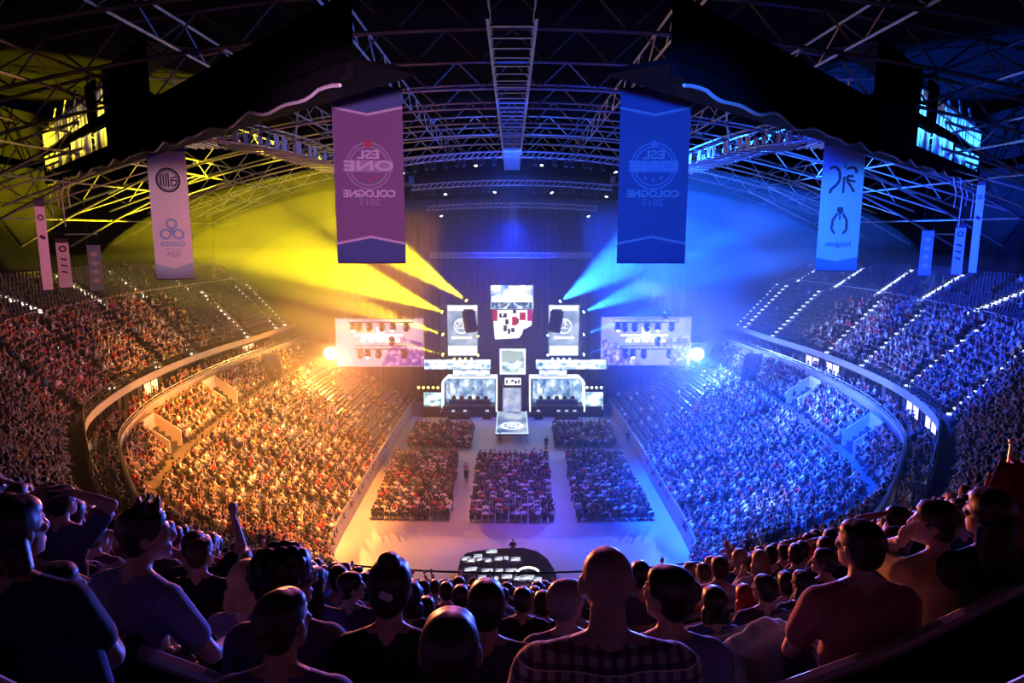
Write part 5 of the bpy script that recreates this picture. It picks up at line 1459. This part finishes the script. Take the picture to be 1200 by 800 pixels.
# ------------------------------------------------------------------ bench rows of the near upper tier
bench_m = mat('bench panel', (.03, .03, .04), .45, spec=.5); cap_m = mat('bench top rail', (.6, .58, .61), .35, .25)
RN = 0
for R0, R1, n in ((E1, M, N1), (M, F, N2N)):
    for i in range(n if n == N1 else 14):
        RN += 1; s = (i + .76) / n; tt = [-TNEAR + 2 * TNEAR * k / 48 for k in range(49)]
        def rowpts(s_, dz):
            out = []
            for t in tt:
                p = lerp_ring(R0, R1, s_, t); a_, b_ = rp(R0, t), rp(R1, t); p.z = a_.z + (b_.z - a_.z) * i / n + dz; out.append(p)
            return out
        o0 = rowpts(s, 0)[24]; root = empty('bench_row', o0)
        tag(root, f'long curved dark bench row, {ORD[RN - 1] if RN <= 20 else "number " + str(RN)} row up from the front railing', 'bench', 'bench rows of the near upper tier')
        q = MB(); q.sweep(rowpts(s, 0), [(-.02, .34), (.02, .34), (.02, 1.0), (-.02, 1.0)]); rel(root, q).build('backrest_panel', bench_m, root)
        q = MB(); q.sweep(rowpts(s, 0), [(-.035, 1.0), (.035, 1.0), (.035, 1.02), (.018, 1.035), (-.018, 1.035), (-.035, 1.02)]); rel(root, q).build('top_rail', cap_m, root)
        q = MB(); q.sweep(rowpts((i + .55) / n, 0), [(-.2, .40), (.2, .40), (.2, .45), (-.2, .45)]); rel(root, q).build('seat_board', bench_m, root)
        q = MB()
        for p in rowpts((i + .62) / n, 0)[2::5]: q.tube(p + Vector((0, .0, 0)), p + Vector((0, 0, .42)), .025, n=5)
        rel(root, q).build('supports', steel, root)

# ------------------------------------------------------------------ the people one can tell apart
PALE, TAN, DARK = (.55, .36, .27), (.45, .28, .2), (.3, .18, .12)
BLK_, BRN, BLD, GRY = (.015, .012, .01), (.05, .028, .015), (.42, .28, .13), (.2, .18, .17)
hero(711, 684, 61, 'bald man in a checked shirt seated large right of centre, seen from behind', PALE, (.12, .08, .06), topmat=plaid_mat(), hair='bald', sleeve='long', build=1.15, collar=True, lean=.06, armL='fold', armR='fold')
hero(528, 764, 70, 'close bald-headed spectator at the bottom centre, only head and shoulders in view', TAN, (.05, .035, .03), (.03, .03, .04), hair='buzz', lean=.1)
hero(333, 729, 60, 'close-cropped man at the lower left, ear showing, just above a bench rail', TAN, (.04, .03, .025), (.12, .1, .2), hair='buzz', yaw=-.35, lean=.12)
hero(570, 710, 40, 'man with short dark hair in a dark top just left of centre', TAN, BLK_, (.05, .05, .08), hair='short', lean=.04)
hero(458, 688, 44, 'woman in black with her dark hair up in a pale clip', PALE, BLK_, (.012, .012, .014), hair='bun', clip=True, sleeve='long', build=.92, lean=.14, armL='fold', armR='fold')
hero(290, 682, 33, 'blonde woman in a dark top beside the curly-haired spectator', PALE, BLD, (.2, .16, .3), hair='mid', build=.9)
hero(337, 680, 43, 'curly-haired spectator in glasses turned to the right', TAN, BLK_, (.1, .09, .14), hair='curly', yaw=-1.0, glasses=True, eyes=True)
hero(368, 684, 26, 'woman with long dark hair beside the curly-haired spectator', PALE, BLK_, (.1, .15, .35), hair='long', build=.9, yaw=-.3)
hero(172, 626, 39, 'man in a T-shirt with spiky hair leaning forward on one bent arm, looking right', PALE, BLK_, (.2, .25, .42), hair='spiky', yaw=-.75, lean=.2, armR='wide', armL='lap', twist=-.35, eyes=True, build=1.05)
hero(236, 649, 28, 'man in a black T-shirt with cropped hair right of the leaning man', TAN, BRN, (.015, .015, .018), hair='buzz', yaw=-.3)
hero(18, 622, 52, 'big dark-haired spectator at the far left edge, seen from behind', TAN, BLK_, (.03, .03, .05), hair='mid', lean=.05, yaw=-.3, build=1.1)
hero(74, 588, 25, 'spectator with an arm raised to the head behind the far left figure', PALE, BLK_, (.1, .1, .2), hair='short', armR='head', armL='lap', yaw=-.2)
hero(113, 628, 23, 'spectator with a hand at the mouth left of the leaning man', PALE, BRN, (.12, .05, .08), hair='short', armL='mouth', yaw=-.5)
hero(134, 622, 19, 'small dark-haired spectator half hidden left of the leaning man', PALE, BLK_, (.3, .08, .1), hair='short', yaw=-.4)
hero(206, 783, 40, 'light-haired head at the bottom left below the bench rail', PALE, (.3, .22, .16), (.08, .05, .06), hair='curly', lean=.3)
hero(66, 690, 50, 'hunched spectator in a dark hooded top at the lower left', TAN, BLK_, (.05, .06, .14), hair='mid', lean=.4, sleeve='long', hood=True, armL='fold', armR='lap', yaw=-.5)
hero(412, 688, 25, 'man in profile with short dark hair left of the woman in black', PALE, BLK_, (.05, .05, .1), hair='short', yaw=-1.1, eyes=True)
hero(481, 700, 24, 'dark-haired head close behind the woman in black', TAN, BLK_, (.04, .04, .06), hair='mid', build=.9)
hero(500, 712, 22, 'round-headed spectator with cropped hair right of the woman in black', TAN, BLK_, (.05, .04, .06), hair='buzz')
hero(540, 699, 18, 'short-haired spectator in a dark top close left of the centre man', PALE, BRN, (.02, .02, .025), hair='short')
hero(612, 703, 22, 'short-haired man in a black top right in front of the sound desk', TAN, BLK_, (.012, .012, .015), hair='short', build=1.05)
hero(636, 707, 20, 'dark-haired spectator right beside the black-topped man at the centre', TAN, BLK_, (.03, .03, .05), hair='short')
hero(665, 705, 34, 'grey-haired spectator looking right beside the checked-shirt man', PALE, GRY, (.12, .12, .16), hair='short', yaw=-.9, eyes=True)
hero(782, 697, 44, 'dark-haired man right of the checked-shirt man, face turned left', PALE, BLK_, (.16, .16, .3), hair='short', yaw=.75, eyes=True)
hero(750, 674, 20, 'small head with dark hair right behind the bald man', TAN, BLK_, (.08, .08, .14), hair='short')
hero(749, 700, 19, 'low dark head between the bald man and his right-hand neighbour', TAN, BLK_, (.05, .05, .08), hair='mid')
hero(811, 694, 20, 'narrow dark-haired spectator beside the aisle right of centre', TAN, BLK_, (.06, .08, .18), hair='short')
hero(836, 706, 27, 'spectator with dark hair in a blue top right of the centre', TAN, BLK_, (.05, .08, .22), hair='mid', build=.95)
hero(872, 699, 23, 'slim spectator wrapped in a bright red hooded top', PALE, (.5, .03, .03), (.6, .04, .03), hair='mid', sleeve='long', hood=True, build=.85)
hero(895, 690, 25, 'dark-haired spectator right of the red hooded top', TAN, BLK_, (.06, .05, .08), hair='short', yaw=.5)
hero(921, 683, 21, 'spectator with short dark hair, two places right of the red hooded top', TAN, BLK_, (.05, .05, .1), hair='short')
hero(940, 684, 24, 'dark head and shoulders left of the red-lit profile', TAN, BLK_, (.04, .05, .1), hair='mid', yaw=.3)
hero(965, 658, 23, 'left-turned face beside the big dark-haired man in the red-lit top', PALE, BLK_, (.08, .05, .07), hair='short', yaw=1.0, eyes=True)
hero(1006, 640, 39, 'big dark-haired man in a red-lit top on the right, seen from behind', PALE, BLK_, (.34, .13, .13), hair='short', yaw=.35, lean=.1, build=1.1, armL='lap', armR='lap')  # red light on the shoulder is put into the shirt colour
hero(1047, 636, 27, 'spectator on the right in left profile with a hand at the mouth', PALE, BRN, (.06, .04, .05), hair='short', yaw=1.15, armL='mouth', eyes=True)
hero(1094, 613, 35, 'man in an olive shirt on the right with a hand raised to his face', PALE, BLK_, (.38, .33, .12), hair='short', yaw=.95, armL='mouth', lean=.15, eyes=True)
hero(1123, 607, 21, 'face turned left between the olive-shirted and long-haired figures', PALE, BLK_, (.03, .03, .05), hair='short', yaw=1.3, eyes=True)
hero(1157, 602, 36, 'dark long-haired figure at the far right in a dark top', TAN, BLK_, (.02, .02, .025), hair='long', yaw=.3, sleeve='long')
# a pale green jacket thrown over the bench on the right
JI = 9; js = (JI + .76) / N2N; best = None
for k in range(400):
    t = .5 * TNEAR * k / 400; p = lerp_ring(M, F, js, t); a_, b_ = rp(M, t), rp(F, t); p.z = a_.z + (b_.z - a_.z) * JI / N2N + 1.06
    e_ = abs(proj(p)[0] - 898)
    if best is None or e_ < best[0]: best = (e_, p.copy(), t)
jp, jt = best[1], best[2]; jd = (lerp_ring(M, F, js, jt + .01) - lerp_ring(M, F, js, jt - .01)); jd.z = 0; jd.normalize(); jn = Vector((jd.y, -jd.x, 0))
jk = empty('jacket', jp); tag(jk, 'pale green jacket thrown over the bench rail on the right', 'jacket')
q = MB(); nx_, ny_ = 22, 18; vs = []
for i in range(nx_ + 1):
    x = -.27 + .54 * i / nx_; hump = .09 * math.exp(-(x / .17) ** 2)
    for k in range(ny_ + 1):
        f = -1 + 2 * k / ny_; y = .075 * math.sin(max(-1, min(1, f * 2.2)) * PI / 2) + (.05 * f if abs(f) > .45 else 0); z = hump + .02 - max(0, abs(f) - .3) * (.5 if f < 0 else .62) - .03 * f * f
        fo = .014 * math.sin(x * 34 + f * 2) * min(1, abs(f) * 1.5); p = jd * x + jn * (y + fo) + Vector((0, 0, z + .006 * math.sin(x * 60))); vs.append(p)
q.add(vs, [(i * (ny_ + 1) + k, (i + 1) * (ny_ + 1) + k, (i + 1) * (ny_ + 1) + k + 1, i * (ny_ + 1) + k + 1) for i in range(nx_) for k in range(ny_)])
c = q.build('body', mat('pale green cloth', (.42, .6, .48), .85, noise=.12, nscale=9), jk, True); sm = c.modifiers.new('thick', 'SOLIDIFY'); sm.thickness = .012
for sx in (-1, 1):
    q = MB(); q.path([jd * (sx * .22) + jn * .1 + Vector((0, 0, .02)), jd * (sx * .3) + jn * .13 + Vector((0, 0, -.12)), jd * (sx * .31) + jn * .13 + Vector((0, 0, -.3)), jd * (sx * .29) + jn * .12 + Vector((0, 0, -.48))], [.06, .062, .052, .045], 9)
    q.build('sleeve', MATS['pale green cloth'], jk, True)
# cloth flag at the far right edge and a small yellow pouch
fp = Vector((0, 0, CAM_H)) + ray(1186, 600) * 4.2
fg = empty('hanging_flag', fp); tag(fg, 'dark red folded flag held upright at the far right edge', 'flag')
q = MB()
for i in range(11):
    pass
cols = 9; rows_ = 12; vs = []
for j in range(rows_ + 1):
    for i in range(cols + 1):
        w_ = .1 + .16 * min(1, j / 5); vs.append(((i / cols - .5) * 2 * w_ + .012 * j, .05 * math.sin(i * 1.9 + j * .2), .32 - .085 * j))
q.add(vs, [(j * (cols + 1) + i, j * (cols + 1) + i + 1, (j + 1) * (cols + 1) + i + 1, (j + 1) * (cols + 1) + i) for j in range(rows_) for i in range(cols)])
c = q.build('cloth', mat('flag red', (.22, .015, .015), .85), fg, True); sm = c.modifiers.new('thick', 'SOLIDIFY'); sm.thickness = .012
q = MB(); q.tube((-.02, .07, -.9), (.0, .07, .42), .012, n=7); q.ell((0, .07, .43), (.02, .02, .02)); q.build('pole', steel, fg)

# ------------------------------------------------------------------ the next nearest spectators, one object each
MED = []
for k, (aL, aR, hr, sl, b_) in enumerate((('lap', 'lap', 'short', 'short', 1.0), ('lap', 'fold', 'buzz', 'long', 1.05), ('fold', 'fold', 'long', 'long', .92), ('chin', 'lap', 'short', 'long', 1.0), ('phone', 'phone', 'mid', 'short', .95), ('down', 'down', 'short', 'short', 1.1), ('lap', 'raise', 'short', 'short', 1.0), ('head', 'head', 'curly', 'short', 1.0))):
    b, s_, l_, h_, sh_, hc, _ = person_geo(aL, aR, lean=.05 + .03 * (k % 4), yaw=(-.4, .3, 0, .5, -.2, .1, 0, .2)[k], hair=hr, sleeve=sl, build=b_, medium=True)
    VV, FF_, MM = [], [], []
    for mi, (mb, vx) in enumerate(((b, .02), (h_, .018), (s_, .024), (l_, .03))):
        m_ = remeshed(mb, vx, 2); off = len(VV); VV += [tuple(v.co) for v in m_.vertices]; FF_ += [tuple(i + off for i in p.vertices) for p in m_.polygons]; MM += [mi] * len(m_.polygons); bpy.data.meshes.remove(m_)
    me = bpy.data.meshes.new('person'); me.from_pydata(VV, [], FF_)
    for c in (PALE, BLK_, (.05, .05, .06), (.03, .03, .05)): me.materials.append(slotmat(c, 'skin'))
    me.polygons.foreach_set('material_index', MM); me.polygons.foreach_set('use_smooth', [True] * len(MM)); MED.append((me, hr))
near = [s for s in SPOTS if s[4].startswith('upper') and s[1] < 26 and abs(s[0]) < 24]
def clash(s):
    p = Vector((s[0], s[1], s[2] + 1.15)); u, v, t = proj(p)
    if t < 5.2: return True
    for hx, hy, hw, hu, hv in HERO_POS:
        if (s[0] - hx) ** 2 + (s[1] - hy) ** 2 < .42 ** 2: return True
        ht = .16 * FPX / hw
        if t < ht + .3 and abs(u - hu) < hw * 1.1: return True
    return False
drop = [s for s in near if clash(s)]
near = sorted([s for s in near if not clash(s)], key=dist)[:300 - len(HERO_POS) - 20]
gone = set(drop) | set(near)
SPOTS = [s for s in SPOTS if s not in gone]
CN = {'black': (.015, .015, .018), 'dark grey': (.06, .06, .07), 'white': (.7, .7, .7), 'grey': (.3, .3, .32), 'navy': (.03, .04, .12), 'red': (.5, .03, .03), 'blue': (.08, .16, .42), 'brown': (.12, .07, .04)}
CK = ['black', 'black', 'dark grey', 'dark grey', 'navy', 'navy', 'white', 'grey', 'red', 'blue', 'brown']
HN = {'short': 'short-haired', 'buzz': 'close-cropped', 'long': 'long-haired', 'mid': 'bob-haired', 'curly': 'curly-haired'}
HCN = [('dark', BLK_), ('dark', BLK_), ('brown', (.06, .03, .015)), ('fair', (.3, .2, .1))]
rowseq = {}
for s in near: rowseq.setdefault((s[4], s[5]), []).append(s)
for k_, l in rowseq.items(): l.sort(key=lambda q: q[0])
for s in near:
    me, hr = MED[rng.choice(8, p=[.26, .2, .14, .09, .08, .15, .03, .05])]; cn = CK[rng.integers(len(CK))]; hn, hcol = HCN[rng.integers(4)]
    o = link('person', me); o.location = s[:3]; o.rotation_euler = (0, 0, s[3] + float(rng.normal(0, .15))); z = 1 + float(rng.normal(0, .035)); o.scale = (z, z, z)
    for k, c in enumerate((slotmat((PALE, TAN, TAN, DARK)[rng.integers(4)], 'skin'), slotmat(hcol, 'hair'), slotmat(CN[cn], 'cloth'), slotmat((.025, .03, .05), 'cloth'))):
        o.material_slots[k].link = 'OBJECT'; o.material_slots[k].material = c
    row = s[5] + (0 if s[4] == 'upper front' else N1); l = rowseq[(s[4], s[5])]; j = l.index(s)
    tag(o, f'{hn} {HN[hr]} spectator in {cn}, place {j + 1} from left, {ORD[min(row, 19)]} row above railing', 'person', 'spectators in the rows above the railing')

# ------------------------------------------------------------------ people on the stage and the floor
def med_person(loc, rz, top, hair_c, label, k=0, group=None, stand=False):
    if stand:
        if 'st' not in STM:
            b, s_, l_, h_, sh_, hc, _ = person_geo('down', 'down', lean=.02, stand=True, medium=True); VV, FF_, MM = [], [], []
            for mi, (mb, vx) in enumerate(((b, .02), (h_, .02), (s_, .025), (l_, .025))):
                m_ = remeshed(mb, vx, 2); off = len(VV); VV += [tuple(v.co) for v in m_.vertices]; FF_ += [tuple(i + off for i in p.vertices) for p in m_.polygons]; MM += [mi] * len(m_.polygons)
            me = bpy.data.meshes.new('person'); me.from_pydata(VV, [], FF_)
            for c in range(4): me.materials.append(slotmat(PALE, 'skin'))
            me.polygons.foreach_set('material_index', MM); STM['st'] = me
        me = STM['st']
    else: me = MED[k][0]
    o = link('person', me); o.location = loc; o.rotation_euler = (0, 0, rz)
    for k2, c in enumerate((slotmat(PALE, 'skin'), slotmat(hair_c, 'hair'), slotmat(top, 'cloth'), slotmat((.02, .02, .03), 'cloth'))):
        o.material_slots[k2].link = 'OBJECT'; o.material_slots[k2].material = c
    return tag(o, label, 'person', group)
STM = {}
five = ['first', 'second', 'third', 'fourth', 'last']
for (x, sd, i) in MON_X:
    med_person((x, 95.55, 1.5), PI, (.6, .05, .06) if sd == 'left' else (.55, .2, .1), BLK_, f'player in a {"red" if sd == "left" else "orange"} shirt, {five[i]} from the left in the {sd} booth', 0, f'players in the {sd} booth')
for u, v, top, lb in ((640, 527, (.02, .02, .025), 'standing crew member in black right of the catwalk, by the far right block'), (546, 560, (.5, .2, .3), 'person walking up the aisle between the left and middle floor blocks'), (547, 566, (.03, .03, .04), 'person in black walking just behind another in the left floor aisle'),
                      (586, 522, (.2, .03, .05), 'crew member standing under the left front of the catwalk'), (736, 520, (.02, .02, .03), 'steward in black at the right edge of the floor'), (519, 490, (.1, .1, .12), 'crew member standing left of the left booth desk'), (766, 560, (.03, .03, .06), 'steward by the right floor wall beside the right block')):
    p = at_z(u, v, 0); med_person((p.x, p.y, 0), .2 if u < 600 else -.3, top, BLK_, lb, 0, None, True)
p = at_z(601, 655, 0.3); med_person((p.x, p.y, .3), 0, (.02, .02, .03), GRY, 'man in black standing on the sound desk riser', 0, None, True)
for i, (u, v) in enumerate(((552, 664), (566, 665), (578, 666), (590, 664), (560, 679), (574, 682), (590, 683), (603, 682), (617, 682))):
    p = at_z(u, v, .75); med_person((p.x, p.y, .3), 0, CN[CK[i % len(CK)]], BLK_, f'seated sound operator, {ORD[i % 4 if i < 4 else i - 4]} from the left at the {"middle" if i < 4 else "near"} desk table', i % 2, 'sound desk operators')
me = crowd_mesh('crowd', SPOTS); me.materials.append(crowd_m)
o = link('crowd', me); tag(o, 'thousands of seated spectators packing the stands and the floor', 'crowd', kind='stuff')
# ------------------------------------------------------------------ lights and haze
LK = .13
def spot(name, loc, target, col, power, size, blend=.3, radius=.3, vol=1.0):
    l = bpy.data.lights.new(name, 'SPOT'); l.color = col; l.energy = power * LK; l.spot_size = math.radians(size); l.spot_blend = blend; l.shadow_soft_size = radius
    l.volume_factor = vol if hasattr(l, 'volume_factor') else 1
    o = bpy.data.objects.new(name, l); COL.objects.link(o); o.location = loc
    d = Vector(target) - Vector(loc); o.rotation_euler = d.to_track_quat('-Z', 'Y').to_euler(); return o
def pointl(name, loc, col, power, radius=.4):
    l = bpy.data.lights.new(name, 'POINT'); l.color = col; l.energy = power * LK; l.shadow_soft_size = radius
    o = bpy.data.objects.new(name, l); COL.objects.link(o); o.location = loc; return o
def beam(name, p, aim, col, power, size, blend=.5):
    """a tight moving-lamp beam: linear falloff keeps it a shaft"""
    o = spot(name, p, p + aim, col, power, size, blend, .1); l = o.data; l.use_nodes = True; nt = l.node_tree
    em = nt.nodes.get('Emission') or nt.nodes.new('ShaderNodeEmission'); fo = nt.nodes.new('ShaderNodeLightFalloff'); fo.inputs['Strength'].default_value = 1.0; fo.inputs['Smooth'].default_value = .6
    nt.links.new(fo.outputs['Quadratic'], em.inputs['Strength']); return o
YEL, BLU, ORA, MAG_, WHT = (1, .76, .004), (.03, .16, 1), (1, .36, .06), (1, .2, .75), (.75, .85, 1)

for hp, aim, cn, i in BEAMS:
    p = hp + aim * .6
    if cn == 'yellow': beam('beam_yellow', p, aim, YEL, (9500e3, 12500e3, 5600e3, 3000e3)[i], (19, 22, 13, 10)[i])
    else: beam('beam_blue', p, aim, (.008, .1, 1), (12500e3, 11000e3, 5600e3, 3600e3)[i], (32, 22, 12, 10)[i])
# floods, plus an added rim fill
spot('flood_left', FLOOD_L + Vector((0, -.5, 0)), (-21, 58, -4), (1, .34, .05), 800e3, 84, .6, .5)
spot('flood_right', FLOOD_R + Vector((0, -.5, 0)), (21, 58, -4), (.03, .12, 1), 1200e3, 84, .6, .5)
pointl('flood_left_glow', FLOOD_L + Vector((0, -.7, 0)), (1, .42, .05), 70e3, .6)
pointl('flood_right_glow', FLOOD_R + Vector((0, -.7, 0)), (.1, .25, 1), 120e3, .6)
spot('flood_left_far', FLOOD_L + Vector((.5, -.5, .3)), (5, 3, 24), (1, .2, .1), 2600e3, 14, .7, .3)
spot('flood_right_far', FLOOD_R + Vector((-.5, -.5, .3)), (-5, 3, 24), (.08, .13, 1), 3300e3, 14, .7, .3)
spot('audience_rim_fill', (-1, 52.5, 31.6), (0, 3, 23.5), (1, .2, .7), 150e3, 26, .7, .3)  # added unseen lamp above mid-hall, gives the near audience a rim
# washes from the roof
spot('wash_left_stand', (-4, 50, 33), (-22, 60, 4), (1, .3, .03), 1700e3, 46, .5, .5)
spot('wash_left_near', (-4, 50, 33), (-19, 46, 4), (1, .3, .05), 1100e3, 40, .6, .5)
spot('key_left', (-5, 48, 33), (-21, 58, 4), (1, .7, .4), 160e3, 38, .8, .2)
spot('wash_right_stand', (4, 50, 33), (22, 61, 4), (.002, .055, 1), 5600e3, 46, .5, .5)
spot('wash_right_near', (4, 50, 33), (19, 46, 4), (.004, .06, 1), 3200e3, 40, .6, .5)
spot('key_right', (5, 48, 33), (21, 58, 4), (.45, .62, 1), 130e3, 36, .8, .2)
spot('accent_right', (6, 48, 33), (20, 50, 5), (.6, .75, 1), 420e3, 12, .9, .5)
spot('accent_left', (-6, 50, 33), (-24, 70, 6), (1, .6, .2), 420e3, 26, .8, .5)
spot('wash_floor_left', (-6, 46, 34), (-12, 58, 0), (1, .3, .04), 200e3, 34, .8, .5)
spot('wash_floor_mid', (-1, 46, 34), (-4, 62, 0), (1, .1, .6), 110e3, 42, .8, .5)
spot('wash_floor_right', (5, 46, 34), (9, 62, 0), (.01, .05, 1), 560e3, 44, .8, .5)
spot('stage_front', (0, 70, 30), (0, 90, 1), (.2, .3, 1), 90e3, 34, .8, .5)
# upper tiers
spot('wash_upper_left', (-6, 48, 33), (-38, 58, 17), (1, .2, .16), 110e3, 60, .8, .5)
spot('wash_upper_right', (6, 48, 33), (38, 58, 17), (.01, .055, 1), 1700e3, 60, .8, .5)
spot('accent_upper_left', (-12, 50, 32), (-37, 76, 16), (1, .5, .15), 220e3, 22, .8, .5)
spot('accent_upper_right', (12, 50, 32), (37, 76, 16), (.5, .66, 1), 420e3, 20, .8, .5)
spot('beam_upper_right', (40.5, 66, 22.5), (36.5, 60, 16.5), (.1, .35, 1), 60e3, 34, .6, .1)
spot('suite_left', (-10, 60, 22), (-33, 64, 10), (1, .42, .06), 420e3, 40, .8, .5)
spot('suite_right', (10, 60, 22), (33, 64, 10), (.25, .42, 1), 420e3, 40, .8, .5)
# stage-back and roof light, plus added panel and banner fills
spot('drape_blue', (0, 84, 27), (0, 103, 12), (.003, .03, 1), 420e3, 96, .8, 1)
spot('roof_blue', (0, 70, 31.2), (0, 86, 36), (.02, .1, 1), 120e3, 150, .8, .6)
spot('roof_blue_near', (0, 44, 31.2), (0, 60, 38), (.02, .08, 1), 20e3, 150, .8, .6)
spot('roof_blue_right', (28, 64, 31), (26, 70, 38), (.02, .12, 1), 50e3, 150, .8, .6)
spot('roof_yellow', (-28, 64, 31), (-26, 70, 38), (1, .7, .03), 6e3, 150, .8, .6)
for sx, c, e in ((-1, (1, .72, .04), 46e3), (1, (.03, .3, 1), 120e3)):
    o_ = Vector((sx * 43.5, 65.5, 31.2)); d_ = Vector((-sx * .657, -.754, 0)); n_ = Vector((sx * .754, -.657, 0))
    for k in (2, 6, 10, 14, 18, 22, 26): q_ = o_ + d_ * k - n_ * 3.2 + Vector((0, 0, 1.9)); spot('gantry_panel_fill', q_, q_ + n_, c, e * .3, 66, .7, .3)  # added unseen spots behind the panels, standing in for the beams
spot('banner_fill_magenta', (-2, 4, 27.4), (-7.7, 38, 29), (1, .42, .95), 130e3, 22, .6, .3)  # added unseen spots close to the camera light the big banners
spot('banner_fill_blue', (2, 4, 27.4), (7.7, 38, 29), (.02, .13, 1), 330e3, 22, .6, .3)
spot('corner_fill_left', (-10, 12, 27), (-22.6, 46, 26.5), (1, .5, .7), 110e3, 13, .6, .3)  # likewise added, one unseen spot per corner banner
spot('corner_fill_right', (10, 12, 27), (22.2, 46, 26.5), (.06, .33, 1), 330e3, 13, .6, .3)

hz = MB(); hz.box((0, 64.5, 11.9), (92, 75, 23.4))
hm = bpy.data.materials.new('haze'); hm.use_nodes = True; nt = hm.node_tree; nt.nodes.clear()
out = nt.nodes.new('ShaderNodeOutputMaterial'); vs_ = nt.nodes.new('ShaderNodeVolumeScatter'); vs_.inputs['Density'].default_value = .003; vs_.inputs['Anisotropy'].default_value = .2
nt.links.new(vs_.outputs[0], out.inputs['Volume'])
hm.cycles.homogeneous_volume = True
h2 = MB(); h2.ell((0, 79, 21), (45, 29.5, 13), None, 64, 32); hm2 = hm.copy(); hm2.node_tree.nodes['Volume Scatter'].inputs['Density'].default_value = .0034
o = h2.build('haze', hm2); tag(o, 'wide upper layer of smoke hanging around the stage and under the roof', 'haze', kind='stuff')
hm3 = hm2.copy(); hm3.node_tree.nodes['Volume Scatter'].inputs['Density'].default_value = .0029
for r_, lb in (((39, 26.5, 11.7), 'denser smoke around the stage carrying the coloured beams'), ((31, 22, 9.4), 'densest core of smoke right in front of the hanging screens')):
    h3 = MB(); h3.ell((0, 81, 20.5), r_, None, 64, 32); o = h3.build('haze', hm3); tag(o, lb, 'haze', kind='stuff')
o = hz.build('haze', hm); tag(o, 'thin stage smoke filling the hall and catching the light beams', 'haze', kind='stuff')

w = bpy.data.worlds.new('world'); SC.world = w; w.use_nodes = True
w.node_tree.nodes['Background'].inputs['Color'].default_value = (.05, .05, .3, 1); w.node_tree.nodes['Background'].inputs['Strength'].default_value = .006
SC.view_settings.view_transform = 'Standard'; SC.view_settings.look = 'None'; SC.view_settings.gamma = 1; SC.view_settings.exposure = .12
SC.view_settings.use_curve_mapping = False
cy = SC.cycles
cy.use_denoising = True
try: cy.denoiser = 'OPENIMAGEDENOISE'
except Exception as e: print('denoiser', e)
cy.max_bounces = 3; cy.diffuse_bounces = 2; cy.glossy_bounces = 2; cy.volume_bounces = 0; cy.transparent_max_bounces = 8
cy.sample_clamp_indirect = 4; cy.sample_clamp_direct = 0; cy.use_light_tree = True; cy.caustics_reflective = False; cy.caustics_refractive = False
